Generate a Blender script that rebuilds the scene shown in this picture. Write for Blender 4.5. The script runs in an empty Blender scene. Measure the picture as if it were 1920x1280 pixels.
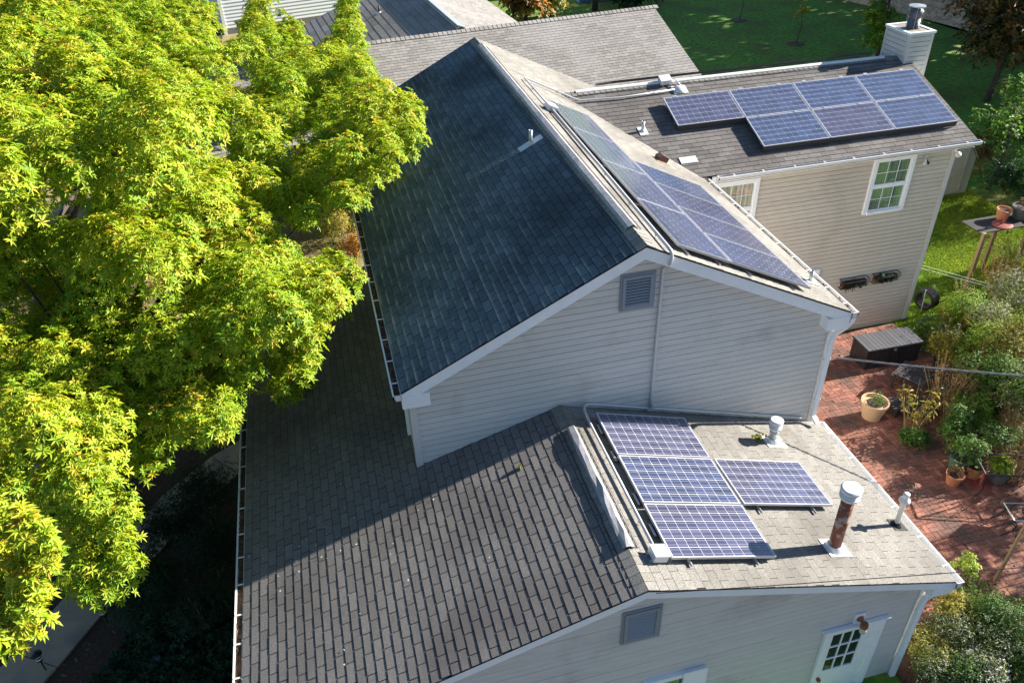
import bpy, math, random
import numpy as np
from mathutils import Matrix, Vector
rnd = random.Random(7)
NR = np.random.default_rng(11)
S = bpy.context.scene
C = S.collection

# ------------------------------------------------------------------ camera
CAM = np.array([-4.2034, -9.3186, 12.4921])
ROT = np.array([[0.9682074656298111, 0.16582244778533445, -0.18728913291800478],
                [-0.24859870874250067, 0.5546290562850793, -0.7940940069890237],
                [-0.027802616967820635, 0.8154075825835827, 0.5782192393503854]])
# columns above are the rows of the fitted matrix laid out row-major
FPX = 1510.7
cd = bpy.data.cameras.new('camera'); cam = bpy.data.objects.new('camera', cd); C.objects.link(cam)
M4 = Matrix([[*ROT[0], CAM[0]], [*ROT[1], CAM[1]], [*ROT[2], CAM[2]], [0, 0, 0, 1]])
cam.matrix_world = M4
cd.sensor_width = 36; cd.lens = FPX / 1920 * 36; cd.clip_end = 1000; cd.clip_start = .1
S.camera = cam

# ------------------------------------------------------------------ light
SUN_M, SUN_E = .095, .478                # dy/dx and dz/dx towards the sun
az = math.atan2(SUN_M, 1.0); el = math.atan2(SUN_E, math.hypot(1, SUN_M))
W = bpy.data.worlds.new('World'); S.world = W; W.use_nodes = True
wn = W.node_tree; bg = wn.nodes['Background']
sky = wn.nodes.new('ShaderNodeTexSky'); sky.sky_type = 'NISHITA'; sky.sun_disc = False
sky.sun_elevation = el; sky.sun_rotation = math.pi / 2 - az
sky.air_density = 1.2; sky.dust_density = .4; sky.ozone_density = 5.0
wn.links.new(sky.outputs[0], bg.inputs[0]); bg.inputs[1].default_value = .050
sd = bpy.data.lights.new('sun', 'SUN'); sd.energy = 5.0; sd.angle = math.radians(.5); sd.color = (1, .93, .82)
so = bpy.data.objects.new('sun', sd); C.objects.link(so)
so.rotation_euler = Vector((1, SUN_M, SUN_E)).to_track_quat('Z', 'Y').to_euler()
S.view_settings.view_transform = 'Standard'; S.view_settings.look = 'None'
S.view_settings.gamma = 1; S.view_settings.exposure = 1.5
S.render.engine = 'CYCLES'
S.cycles.max_bounces = 6

# ------------------------------------------------------------------ helpers
def ray(u, v):
    return ROT @ np.array([(u - 960) / FPX, -(v - 640) / FPX, -1.0])
def onpl(u, v, n, c):
    d = ray(u, v); n = np.array(n, float); return CAM + d * (c - n @ CAM) / (n @ d)
def onz(u, v, z=0.0): return onpl(u, v, (0, 0, 1), z)
def ony(u, v, y): return onpl(u, v, (0, 1, 0), y)

def tag(o, label=None, cat=None, group=None, kind=None):
    if label: o['label'] = label
    if cat: o['category'] = cat
    if group: o['group'] = group
    if kind: o['kind'] = kind
    return o
def empty(name, label, cat, loc=(0, 0, 0), rz=0, group=None):
    o = bpy.data.objects.new(name, None); C.objects.link(o); o.location = loc; o.rotation_euler = (0, 0, rz)
    o.empty_display_size = .2
    return tag(o, label, cat, group)
def obj(name, me, mat=None, parent=None, kind=None, loc=None, label=None):
    if isinstance(me, MB): me = me.mesh(name)
    if mat and not me.materials: me.materials.append(mat)
    o = bpy.data.objects.new(name, me); C.objects.link(o)
    if parent: o.parent = parent
    if kind: o['kind'] = kind
    if loc is not None: o.location = loc
    if label: o['label'] = label
    return o

class MB:
    def __init__(s): s.v = []; s.f = []; s.r = []; s.cur = 0.0; s.smooth = False
    def add(s, vs, fs, M=None, r=None):
        b = len(s.v)
        for p in vs:
            p = Vector(p)
            if M is not None: p = M @ p
            s.v.append(tuple(p))
        s.r += [s.cur if r is None else r] * len(vs)
        s.f += [tuple(i + b for i in f) for f in fs]
        return s
    def box(s, lo, hi, M=None, r=None):
        x0, y0, z0 = lo; x1, y1, z1 = hi
        return s.add([(x0,y0,z0),(x1,y0,z0),(x1,y1,z0),(x0,y1,z0),(x0,y0,z1),(x1,y0,z1),(x1,y1,z1),(x0,y1,z1)],
              [(0,3,2,1),(4,5,6,7),(0,1,5,4),(1,2,6,5),(2,3,7,6),(3,0,4,7)], M, r)
    def cbox(s, c, d, M=None, r=None):
        return s.box([c[i]-d[i]/2 for i in range(3)], [c[i]+d[i]/2 for i in range(3)], M, r)
    def prism(s, poly, dv, M=None, r=None):
        n = len(poly); dv = Vector(dv); a = [Vector(p) for p in poly]; b = [p + dv for p in a]
        fs = [tuple(range(n-1, -1, -1)), tuple(range(n, 2*n))] + [(i, (i+1) % n, n + (i+1) % n, n + i) for i in range(n)]
        return s.add(a + b, fs, M, r)
    def tube(s, pts, rad, n=8, M=None, r=None, cap=True):
        pts = [Vector(p) for p in pts]; k = len(pts)
        rads = rad if isinstance(rad, (list, tuple)) else [rad] * k
        vs = []; fs = []; up = None
        for i, p in enumerate(pts):
            t = (pts[min(i+1, k-1)] - pts[max(i-1, 0)]).normalized()
            if up is None: up = Vector((0, 0, 1)) if abs(t.z) < .9 else Vector((1, 0, 0))
            a = t.cross(up); a.normalize(); b = a.cross(t); up = b
            for j in range(n):
                w = 2 * math.pi * j / n
                vs.append(p + (a * math.cos(w) + b * math.sin(w)) * rads[i])
        for i in range(k - 1):
            for j in range(n):
                j2 = (j + 1) % n; fs.append((i*n+j, i*n+j2, (i+1)*n+j2, (i+1)*n+j))
        if cap: fs.append(tuple(range(n-1, -1, -1))); fs.append(tuple((k-1)*n + j for j in range(n)))
        return s.add(vs, fs, M, r)
    def lathe(s, prof, n=20, M=None, r=None):
        vs = []; fs = []
        for (q, z) in prof:
            for j in range(n):
                w = 2*math.pi*j/n; vs.append((q*math.cos(w), q*math.sin(w), z))
        for i in range(len(prof)-1):
            for j in range(n):
                j2 = (j+1) % n; fs.append((i*n+j, i*n+j2, (i+1)*n+j2, (i+1)*n+j))
        fs.append(tuple(range(n-1, -1, -1))); fs.append(tuple((len(prof)-1)*n + j for j in range(n)))
        return s.add(vs, fs, M, r)
    def mesh(s, name):
        me = bpy.data.meshes.new(name); me.from_pydata(s.v, [], s.f)
        at = me.attributes.new('rnd', 'FLOAT', 'POINT'); at.data.foreach_set('value', s.r)
        if s.smooth: me.polygons.foreach_set('use_smooth', [True] * len(me.polygons))
        me.update(); return me
def T(x, y, z): return Matrix.Translation((x, y, z))
def RZ(a): return Matrix.Rotation(a, 4, 'Z')
def frame(o, u, v, n):
    return Matrix([[u[0], v[0], n[0], o[0]], [u[1], v[1], n[1], o[1]], [u[2], v[2], n[2], o[2]], [0, 0, 0, 1]])

# ------------------------------------------------------------------ materials
def mat(name, col, rough=.7, noise=0.0, nscale=8, bump=0, bscale=60, metal=0, spec=.5, rv=0, col2=None, stain=None, sscale=.6, rampcols=None, trans=0, stretch=None, coord='Object', srange=(.45, .68)):
    m = bpy.data.materials.new(name); m.use_nodes = True; nt = m.node_tree; N = nt.nodes; L = nt.links
    b = N['Principled BSDF']; b.inputs['Roughness'].default_value = rough; b.inputs['Metallic'].default_value = metal
    b.inputs['Specular IOR Level'].default_value = spec
    tc = N.new('ShaderNodeTexCoord'); geo = N.new('ShaderNodeNewGeometry')
    vec = geo.outputs['Position'] if coord == 'World' else tc.outputs['Object']
    if stretch:
        mp = N.new('ShaderNodeMapping'); mp.inputs['Scale'].default_value = stretch; L.new(vec, mp.inputs[0]); vec = mp.outputs[0]
    def rgb(c): 
        n = N.new('ShaderNodeRGB'); n.outputs[0].default_value = (*c, 1); return n.outputs[0]
    def mix(f, a, c, mode='MIX'):
        n = N.new('ShaderNodeMix'); n.data_type = 'RGBA'; n.blend_type = mode
        for s_, v_ in ((0, f), (6, a), (7, c)):
            if isinstance(v_, (int, float)): n.inputs[s_].default_value = v_
            else: L.new(v_, n.inputs[s_])
        return n.outputs[2]
    def noi(sc, det=4, vv=None):
        n = N.new('ShaderNodeTexNoise'); n.inputs['Scale'].default_value = sc; n.inputs['Detail'].default_value = det
        L.new(vv or vec, n.inputs[0]); return n.outputs[0]
    def mr(x, a, c, d, e):
        n = N.new('ShaderNodeMapRange'); L.new(x, n.inputs[0])
        for i, q in enumerate((a, c, d, e)): n.inputs[i+1].default_value = q
        return n.outputs[0]
    color = rgb(col)
    if rv or rampcols:
        at = N.new('ShaderNodeAttribute'); at.attribute_name = 'rnd'
        oi = N.new('ShaderNodeObjectInfo')
        ad = N.new('ShaderNodeMath'); ad.operation = 'ADD'; L.new(at.outputs['Fac'], ad.inputs[0]); L.new(oi.outputs['Random'], ad.inputs[1])
        fr = N.new('ShaderNodeMath'); fr.operation = 'FRACT'; L.new(ad.outputs[0], fr.inputs[0])
        fac = fr.outputs[0]
        if rampcols:
            rp = N.new('ShaderNodeValToRGB'); rp.color_ramp.interpolation = 'LINEAR'
            el_ = rp.color_ramp.elements
            for i, (p, c) in enumerate(rampcols):
                e = el_[i] if i < 2 else el_.new(p)
                e.position = p; e.color = (*c, 1)
            L.new(at.outputs['Fac'] if trans else fac, rp.inputs[0]); color = rp.outputs[0]
        else:
            v1 = mr(fac, 0, 1, 1 - rv, 1 + rv); cc = N.new('ShaderNodeCombineColor')
            for i in range(3): L.new(v1, cc.inputs[i])
            color = mix(1.0, color, cc.outputs[0], 'MULTIPLY')
    if col2: color = mix(mr(noi(nscale), .35, .65, 0, 1), color, rgb(col2))
    if noise:
        v1 = mr(noi(nscale * 3, 6), .25, .75, 1 - noise, 1 + noise); cc = N.new('ShaderNodeCombineColor')
        for i in range(3): L.new(v1, cc.inputs[i])
        color = mix(1.0, color, cc.outputs[0], 'MULTIPLY')
    if stain: color = mix(mr(noi(sscale, 5, geo.outputs['Position']), srange[0], srange[1], 0, .8), color, rgb(stain))
    L.new(color, b.inputs['Base Color'])
    if bump:
        bn = N.new('ShaderNodeBump'); bn.inputs['Strength'].default_value = bump; bn.inputs['Distance'].default_value = .01
        L.new(noi(bscale, 3), bn.inputs['Height']); L.new(bn.outputs[0], b.inputs['Normal'])
    if trans:
        t = N.new('ShaderNodeBsdfTranslucent'); L.new(color, t.inputs[0]); ms = N.new('ShaderNodeMixShader'); ms.inputs[0].default_value = trans
        L.new(b.outputs[0], ms.inputs[1]); L.new(t.outputs[0], ms.inputs[2]); L.new(ms.outputs[0], N['Material Output'].inputs[0])
    m['_c'] = 0
    return m, (nt, N, L, b, color, mix, noi, mr, rgb, geo, tc)
def simple(*a, **k): return mat(*a, **k)[0]

M = {}
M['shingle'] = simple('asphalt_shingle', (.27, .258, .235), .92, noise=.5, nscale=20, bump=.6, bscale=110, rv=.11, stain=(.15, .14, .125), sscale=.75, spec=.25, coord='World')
M['shingle_shade'] = simple('asphalt_shingle_blue_shade', (.125, .165, .195), .92, noise=.5, nscale=26, bump=.5, bscale=160, rv=.2, stain=(.045, .055, .065), sscale=.5, spec=.25, coord='World')  # west slope's blue shade put into the shingle colour
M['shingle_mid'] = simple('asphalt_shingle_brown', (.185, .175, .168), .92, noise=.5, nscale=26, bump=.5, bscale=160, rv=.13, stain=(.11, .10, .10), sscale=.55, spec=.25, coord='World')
M['shingle_wing'] = simple('asphalt_shingle_taupe_dark', (.165, .155, .148), .92, noise=.45, nscale=26, bump=.5, bscale=160, rv=.22, stain=(.11, .095, .09), sscale=.7, spec=.25, coord='World')
M['shingle_far'] = simple('asphalt_shingle_taupe', (.27, .255, .24), .92, noise=.2, nscale=4, rv=.18, stain=(.34, .325, .31), sscale=.5, spec=.25, coord='World')
# streaks on the west slope: lichen and grazing sun painted pale along the butts
M['deck'] = simple('roof_underlay', (.02, .02, .02), .95)
M['siding'] = simple('vinyl_siding', (.63, .61, .585), .55, noise=.05, nscale=1.2, rv=.035, stain=(.42, .41, .39), sscale=1.1, coord='World', stretch=(1, 1, 5), srange=(.56, .76))
M['siding_bounce'] = simple('vinyl_siding_warm_bounce', (.62, .56, .47), .55, noise=.05, nscale=1.2, rv=.03, stain=(.5, .45, .37), sscale=.9, coord='World', stretch=(1, 1, 5), srange=(.56, .75))  # same siding, its colour warmed for sun bounced off the east roof
M['groove'] = simple('siding_groove', (.3, .295, .29), .8)  # backing darkened to paint the shadow line at each siding lap
M['white'] = simple('white_trim_paint', (.90, .92, .94), .45, noise=.05, nscale=2)
M['white_siding'] = simple('white_siding', (.75, .78, .8), .5, rv=.04)
M['gutter'] = simple('gutter_metal', (.75, .75, .74), .35, noise=.08, nscale=3)
M['galv'] = simple('galvanised_metal', (.55, .57, .58), .4, metal=.6, noise=.15, nscale=6)
M['galv_dull'] = simple('dull_grey_metal', (.34, .34, .36), .5, noise=.25, nscale=3)
M['pvc'] = simple('white_plastic', (.8, .8, .78), .35)
M['conduit'] = simple('grey_conduit', (.58, .60, .62), .38, metal=.25, noise=.08, nscale=5)
M['black'] = simple('black_metal', (.012, .012, .013), .4)
M['blackmat'] = simple('black_skirt', (.045, .045, .048), .6, noise=.3, nscale=12)
M['alu'] = simple('aluminium_frame', (.52, .54, .58), .32, metal=.5)
M['louver'] = simple('grey_louver', (.24, .28, .33), .5)
M['debris'] = simple('leaf_debris', (.13, .075, .04), .95, noise=.6, nscale=30, rv=.5)
M['speck'] = simple('pale_specks', (.62, .6, .55), .9, rv=.3)
M['moss'] = simple('moss', (.13, .14, .02), .95, noise=.5, nscale=30, bump=1, bscale=60)
M['rust'] = simple('rusty_red_pipe', (.17, .045, .03), .65, col2=(.23, .07, .035), nscale=6, stain=(.45, .38, .30), sscale=7, srange=(.52, .6))
M['glasspane'] = simple('window_glass', (.02, .03, .03), .06, spec=.9)
M['curtain'] = simple('curtain', (.20, .28, .22), .9, rv=.25)
M['curtain2'] = simple('cream_curtain', (.7, .64, .5), .9, rv=.25)
M['wood_dark'] = simple('weathered_dark_wood', (.035, .031, .032), .8, noise=.4, nscale=6, rv=.25, stretch=(3, 12, 3))
M['box_dark'] = simple('dark_resin', (.022, .022, .024), .45, rv=.2)
M['wood'] = simple('weathered_post_wood', (.26, .18, .09), .8, noise=.3, nscale=5, stretch=(6, 6, 1))
M['terra'] = simple('terracotta', (.42, .17, .08), .8, noise=.15, nscale=8)
M['terra_pale'] = simple('pale_clay', (.55, .37, .22), .75, noise=.1, nscale=5)
M['greenpot'] = simple('green_plastic', (.06, .13, .08), .5)
M['greypot'] = simple('grey_plastic', (.09, .095, .1), .55)
M['soil'] = simple('potting_soil', (.045, .03, .02), .95, noise=.5, nscale=30, bump=1, bscale=50)
M['brick'] = simple('brick_paver', (.25, .10, .068), .85, noise=.4, nscale=9, bump=.4, bscale=80, rv=.4, stain=(.085, .06, .05), sscale=1.3, coord='World')
M['sand'] = simple('joint_sand', (.09, .05, .035), .95)
M['concrete'] = simple('path_concrete', (.42, .31, .2), .9, noise=.2, nscale=20, bump=.3, bscale=120, stain=(.2, .185, .16), sscale=1.5, coord='World')
M['mulch'] = simple('mulch', (.065, .035, .018), .95, noise=.6, nscale=10, bump=1, bscale=30, coord='World')
M['ringmulch'] = simple('brown_mulch', (.12, .075, .045), .95, noise=.6, nscale=8)
M['mulchbit'] = simple('mulch_chips', (.11, .07, .045), .95, rv=.7)
M['pink'] = simple('pink_canvas', (.62, .16, .14), .85)
M['redmetal'] = simple('oxide_red_iron', (.25, .06, .045), .6, noise=.2, nscale=9)
M['shed'] = simple('beige_shed_board', (.36, .33, .26), .8, noise=.1, nscale=3, rv=.06)
M['bark'] = simple('tree_bark', (.075, .06, .05), .95, noise=.4, nscale=4, bump=1, bscale=25, stretch=(6, 6, 1))
M['stem_tan'] = simple('dry_stems', (.30, .20, .09), .9, rv=.35)
M['cable'] = simple('weathered_cable', (.18, .18, .19), .5)
M['bulb'] = simple('jelly_jar_glass', (.62, .58, .5), .15)
M['copper'] = simple('lamp_copper', (.28, .09, .05), .4, metal=.3)
M['asphalt'] = simple('dark_drive', (.03, .035, .045), .9, noise=.2, nscale=5, coord='World')
M['pebble'] = simple('pebbled_bank', (.80, .50, .28), .95, noise=.55, nscale=3.5, bump=1, bscale=10, col2=(.42, .28, .17), coord='World')
M['blue'] = simple('blue_tarp', (.12, .25, .5), .6)

G1 = [(0, (.045, .13, .02)), (.35, (.10, .24, .02)), (.75, (.26, .40, .03)), (.93, (.42, .47, .04)), (1, (.50, .26, .03))]
LEAF = {
 'big': [(0, (.05, .17, .012)), (.3, (.15, .33, .015)), (.65, (.36, .50, .02)), (.97, (.56, .56, .03)), (1, (.58, .42, .03))],
 'green': [(0, (.03, .10, .015)), (.5, (.07, .18, .025)), (1, (.16, .28, .04))],
 'bright': [(0, (.08, .22, .02)), (.5, (.20, .36, .03)), (1, (.42, .50, .05))],
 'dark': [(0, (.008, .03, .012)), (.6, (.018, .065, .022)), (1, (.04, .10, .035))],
 'aster': [(0, (.07, .13, .02)), (.55, (.22, .27, .04)), (.88, (.36, .36, .08)), (.95, (.45, .45, .36)), (1, (.68, .68, .62))],
 'flower': [(0, (.03, .08, .012)), (.6, (.10, .16, .03)), (.9, (.20, .24, .05)), (.96, (.40, .40, .36)), (1, (.62, .62, .58))],
 'yellow': [(0, (.10, .13, .02)), (.5, (.28, .27, .03)), (1, (.5, .40, .05))],
 'brown': [(0, (.08, .05, .02)), (.5, (.2, .12, .05)), (1, (.36, .24, .09))],
 'autumn': [(0, (.05, .06, .015)), (.4, (.12, .11, .03)), (.75, (.35, .17, .03)), (1, (.55, .25, .05))],
 'blue': [(0, (.14, .19, .15)), (1, (.36, .42, .34))],
 'grass': [(0, (.09, .17, .012)), (.6, (.24, .34, .02)), (1, (.42, .44, .06))],
 'drygrass': [(0, (.14, .16, .04)), (.5, (.38, .31, .15)), (1, (.55, .42, .24))],
}
for k in list(LEAF): M['leaf_' + k] = simple('leaf_' + k, (.1, .2, .03), .55, rampcols=LEAF[k], trans=.38, spec=.4)

# ground: lawn on the right and behind, dry leafy grass on the left, unseen front ground darkened to cut green bounce on the walls
gm, (nt, N_, L_, b_, color_, mix_, noi_, mr_, rgb_, geo_, tc_) = mat('ground_lawn', (.075, .24, .014), .95, noise=.7, nscale=1.6, bump=1, bscale=18, col2=(.15, .24, .018), stain=(.12, .12, .02), sscale=.5, coord='World')
sx = N_.new('ShaderNodeSeparateXYZ'); L_.new(geo_.outputs['Position'], sx.inputs[0])
dry = mix_(mr_(noi_(1.3, 6), .35, .65, 0, 1), rgb_((.36, .27, .14)), rgb_((.20, .20, .05)))
fx = mr_(sx.outputs[0], -3.0, -1.0, 1, 0)
fy = mr_(sx.outputs[1], -5.0, -4.0, 1, 0)
c1 = mix_(fy, mix_(fx, color_, dry), rgb_((.09, .075, .06))); L_.new(c1, b_.inputs['Base Color'])
M['ground'] = gm

# lichen and grazing sun painted on the west slope: pale along the lower edge of the tabs, thickest towards the eave and the front rake
nt = M['shingle_shade'].node_tree; N_ = nt.nodes; L_ = nt.links; b_ = N_['Principled BSDF']; src = b_.inputs['Base Color'].links[0].from_socket
def mth(op, a, b=None):
    n = N_.new('ShaderNodeMath'); n.operation = op
    for i_, q in enumerate((a, b)):
        if q is None: continue
        if isinstance(q, (int, float)): n.inputs[i_].default_value = q
        else: L_.new(q, n.inputs[i_])
    return n.outputs[0]
def mrr(x, a, c, d, e):
    n = N_.new('ShaderNodeMapRange'); L_.new(x, n.inputs[0])
    for i_, q in enumerate((a, c, d, e)): n.inputs[i_+1].default_value = q
    return n.outputs[0]
gp_ = N_.new('ShaderNodeNewGeometry'); sx = N_.new('ShaderNodeSeparateXYZ'); L_.new(gp_.outputs['Position'], sx.inputs[0])
fr = mth('FRACT', mth('DIVIDE', mth('MULTIPLY', mth('ADD', sx.outputs[0], 3.70), 1.1165), .135))
edge = mrr(fr, .06, .42, 1, 0)
mp = N_.new('ShaderNodeMapping'); mp.inputs['Scale'].default_value = (4, .9, 4); L_.new(gp_.outputs['Position'], mp.inputs[0])
nz = N_.new('ShaderNodeTexNoise'); nz.inputs['Scale'].default_value = 2.2; nz.inputs['Detail'].default_value = 8; L_.new(mp.outputs[0], nz.inputs[0])
low = mrr(sx.outputs[0], -.6, -2.2, 0, 1); rk = mrr(sx.outputs[1], .95, .15, 0, 1)
reg = mth('MAXIMUM', low, rk); msk = mth('MULTIPLY', mth('MULTIPLY', edge, reg), mrr(nz.outputs[0], .42, .66, 0, 1))
n = N_.new('ShaderNodeMix'); n.data_type = 'RGBA'; L_.new(msk, n.inputs[0]); L_.new(src, n.inputs[6]); n.inputs[7].default_value = (.42, .42, .38, 1); L_.new(n.outputs[2], b_.inputs['Base Color'])

# solar cell material: deep blue cell with thin bus bars, tone differs per panel and per cell
cm, (nt, N_, L_, b_, color_, mix_, noi_, mr_, rgb_, geo_, tc_) = mat('solar_cell', (.04, .06, .22), .22, spec=.6)
uvn = N_.new('ShaderNodeUVMap'); s2 = N_.new('ShaderNodeSeparateXYZ'); L_.new(uvn.outputs[0], s2.inputs[0])
oi = N_.new('ShaderNodeObjectInfo'); at = N_.new('ShaderNodeAttribute'); at.attribute_name = 'rnd'
basec = mix_(oi.outputs['Random'], rgb_((.065, .066, .12)), rgb_((.038, .07, .155)))
v1 = mr_(at.outputs['Fac'], 0, 1, .72, 1.25); cc = N_.new('ShaderNodeCombineColor')
for i in range(3): L_.new(v1, cc.inputs[i])
basec = mix_(1.0, basec, cc.outputs[0], 'MULTIPLY')
def mth(op, a, b=None):
    n = N_.new('ShaderNodeMath'); n.operation = op
    for i, q in enumerate((a, b)):
        if q is None: continue
        if isinstance(q, (int, float)): n.inputs[i].default_value = q
        else: L_.new(q, n.inputs[i])
    return n.outputs[0]
fr = mth('FRACT', mth('ADD', mth('MULTIPLY', s2.outputs[1], 2.0), 0.0))
bar = mth('LESS_THAN', mth('ABSOLUTE', mth('SUBTRACT', fr, .5)), .055)
c1 = mix_(bar, basec, rgb_((.24, .25, .36)))
L_.new(c1, b_.inputs['Base Color']); b_.inputs['Coat Weight'].default_value = .5; b_.inputs['Coat Roughness'].default_value = .08
M['cell'] = cm

# ------------------------------------------------------------------ ground and paths (structure)
g = MB(); g.add([(-250, -250, 0), (250, -250, 0), (250, 350, 0), (-250, 350, 0)], [(0, 1, 2, 3)])
tag(obj('ground', g, M['ground']), kind='structure')

def strip(pts, w):
    vs = []; 
    for i, p in enumerate(pts):
        p = Vector(p); q = Vector(pts[min(i+1, len(pts)-1)]) - Vector(pts[max(i-1, 0)]); q.normalize(); n = Vector((-q.y, q.x))
        vs += [(p + n * w / 2), (p - n * w / 2)]
    return vs
pc = [(-12.2, -1.6), (-11.2, -.1), (-10.55, .85), (-9.9, 1.9), (-9.1, 3.0), (-8.4, 4.1), (-7.5, 5.0), (-6.4, 5.7), (-4.6, 6.6)]
base = MB(); vs = strip(pc, 5.0)
base.add([(p.x, p.y, .004) for p in vs], [(2*i, 2*i+1, 2*i+3, 2*i+2) for i in range(len(pc)-1)])
bed = MB(); bed.add([(-16, -12, .008), (-3.6, -12, .008), (-3.6, 7.6, .008), (-9.5, 7.4, .008), (-12.5, 4.5, .008), (-16, 2, .008)], [(0, 1, 2, 3, 4, 5)])
tag(obj('mulch_bed', bed, M['mulch']), kind='structure')
path = tag(bpy.data.objects.new('path', None), kind='structure'); C.objects.link(path)
vs = strip(pc, .95)
for i in range(len(pc)-1):                       # each slab between two joints
    a, b, c, d = vs[2*i], vs[2*i+1], vs[2*i+3], vs[2*i+2]
    ctr = (a + b + c + d) / 4; q = [ctr + (p - ctr) * .985 for p in (a, b, c, d)]
    m = MB(); m.prism([(p.x, p.y, .01) for p in q], (0, 0, .045)); obj('slab', m, M['concrete'], path)
for u0, n_ in ((0, 2600),):
    m = MB()
    for i in range(n_):
        x = rnd.uniform(-13.5, -4); y = rnd.uniform(-3, 7); a = rnd.uniform(0, 6.3); l = rnd.uniform(.02, .06)
        Mx = T(x, y, .012) @ RZ(a) @ Matrix.Rotation(rnd.uniform(-.5, .5), 4, 'X')
        m.add([(-l, -l*.3, 0), (l, -l*.3, .004), (l*.9, l*.3, .012), (-l, l*.3, .006)], [(0, 1, 2, 3)], Mx, rnd.random())
    tag(obj('mulch', m, M['mulchbit']), 'loose bark chips and fallen leaves covering the shaded bed by the path', 'mulch', kind='stuff')
dr = MB(); dr.add([(-22, 36, .006), (-8.9, 36, .006), (-8.9, 60, .006), (-22, 60, .006)], [(0, 1, 2, 3)])
tag(obj('driveway', dr, M['asphalt']), kind='structure')
bk = MB(); bk.add([(25.5, 50, 0), (30.5, 34.2, 0), (30.9, 31, 0), (31.2, 27.8, 0), (33.5, 20, 0), (60, 20, 9), (60, 60, 9), (25, 60, 2)], [(0, 1, 2, 3, 4, 5, 6, 7)])
tag(obj('pebbled_bank', bk, M['pebble']), kind='structure')

# patio: sand bed plus pavers laid in a basket weave
pat = tag(obj('patio', MB().box((3.8, -3.0, 0), (9.9, 5.75, .006)), M['sand']), kind='structure')
spots = []
for i in range(int(6.1 / .21)):
    for j in range(int(9.35 / .21)):
        x = 3.82 + i * .21; y = -3.6 + j * .21
        lim = 9.9 if y > 2.6 else 8.9 - .15 * math.sin(y * 2)
        if x > lim or y < -2.95 + .25*math.sin(x*3): continue
        if (i + j) % 2: spots += [(x + .0525, y + .105, 1), (x + .1575, y + .105, 1)]
        else: spots += [(x + .105, y + .0525, 0), (x + .105, y + .1575, 0)]
spots.sort(key=lambda s_: (abs(s_[0] - 6.2) * .6 + abs(s_[1] + .4) if s_[0] > 4.7 + .28 * (s_[1] + 3.2) * 0 else 99))
bm = MB().cbox((0, 0, 0), (.202, .097, .05)).mesh('brick'); bm.materials.append(M['brick'])
rest = MB()
for k, (x, y, r_) in enumerate(spots):
    z = .018 + rnd.uniform(-.003, .003); Mx = T(x, y, z) @ RZ(r_ * math.pi/2 + rnd.uniform(-.012, .012)) @ Matrix.Rotation(rnd.uniform(-.01, .01), 4, 'X')
    if k < 300:
        o = bpy.data.objects.new('brick', bm); C.objects.link(o); o.parent = pat; o.matrix_local = Mx
    else: rest.cbox((0, 0, 0), (.202, .097, .05), Mx, rnd.random())
obj('brick_field', rest, M['brick'], pat, kind='stuff')

# ------------------------------------------------------------------ the house
HR, WL, WR, SL, SR, LA = 6.947, 3.70, 3.70, .4965, .491, 11.53
XB, HB, SBL, SBR, XBL, XBR, LB = -1.203, 4.126, .298, .309, -6.46, 3.736, 3.51
YCR, HC, SC, XCE, YCE = 8.578, 6.267, .357, 10.6, 5.4975
XWL, XWR, YW = -3.57, 3.59, .227
zAl = lambda x: HR - SL * abs(x) if x < 0 else HR - SR * x
zB = lambda x: HB - (SBL * (XB - x) if x < XB else SBR * (x - XB))
house = empty('house', 'grey sided house with stepped gable roofs and solar arrays filling the middle of the picture', 'house', (0, 0, 0))

def rplane(o, u, v):
    """frame at ridge point o: u along the ridge, v downhill, n outward"""
    u = Vector(u).normalized(); v = Vector(v).normalized(); n = u.cross(v)
    if n.z < 0: n = -n
    return frame(o, u, v, n)
PA_l = rplane((0, 0, HR), (0, 1, 0), (-1, 0, -SL)); PA_r = rplane((0, 0, HR), (0, 1, 0), (1, 0, -SR))
PB_l = rplane((XB, 0, HB), (0, 1, 0), (-1, 0, -SBL)); PB_r = rplane((XB, 0, HB), (0, 1, 0), (1, 0, -SBR))
PC = rplane((0, YCR, HC), (1, 0, 0), (0, -1, -SC)); PCn = rplane((0, YCR, HC), (1, 0, 0), (0, 1, -SC))

EXP, TW = .135, .31
def shingle_list(u0, u1, v0, v1, exp=EXP, tw=TW):
    out = []; nrow = int(math.ceil((v1 - v0) / exp)); row_edges = []
    for r in range(nrow):
        vb = v1 - r * exp; va = max(vb - exp, v0)
        if vb - va < .02: continue
        off = ((r % 2) * .5 + rnd.uniform(-.08, .08)) * tw
        x = u0 - off
        while x < u1:
            a, b = max(x, u0), min(x + tw, u1)
            if b - a > .03: out.append((a, b, va, vb))
            x += tw
    return out
def add_shingle(m, Mx, s, gap=.014, th=.0055, r=None):
    a, b, va, vb = s; g_ = gap / 2; j = rnd.uniform(-.0015, .0015); lift = rnd.uniform(-.0012, .002)
    z0 = .004; zt = .006; zb = zt + th + lift
    ve = vb - .009 + j
    vs = [(a+g_, va, z0), (b-g_, va, z0), (b-g_, ve, z0), (a+g_, ve, z0), (a+g_, va, zt), (b-g_, va, zt), (b-g_, ve, zb), (a+g_, ve, zb)]
    det = [(4,5,6,7),(0,1,5,4),(1,2,6,5),(2,3,7,6),(3,0,4,7)]
    m.add(vs, det, Mx, rnd.random() if r is None else r)
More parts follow.
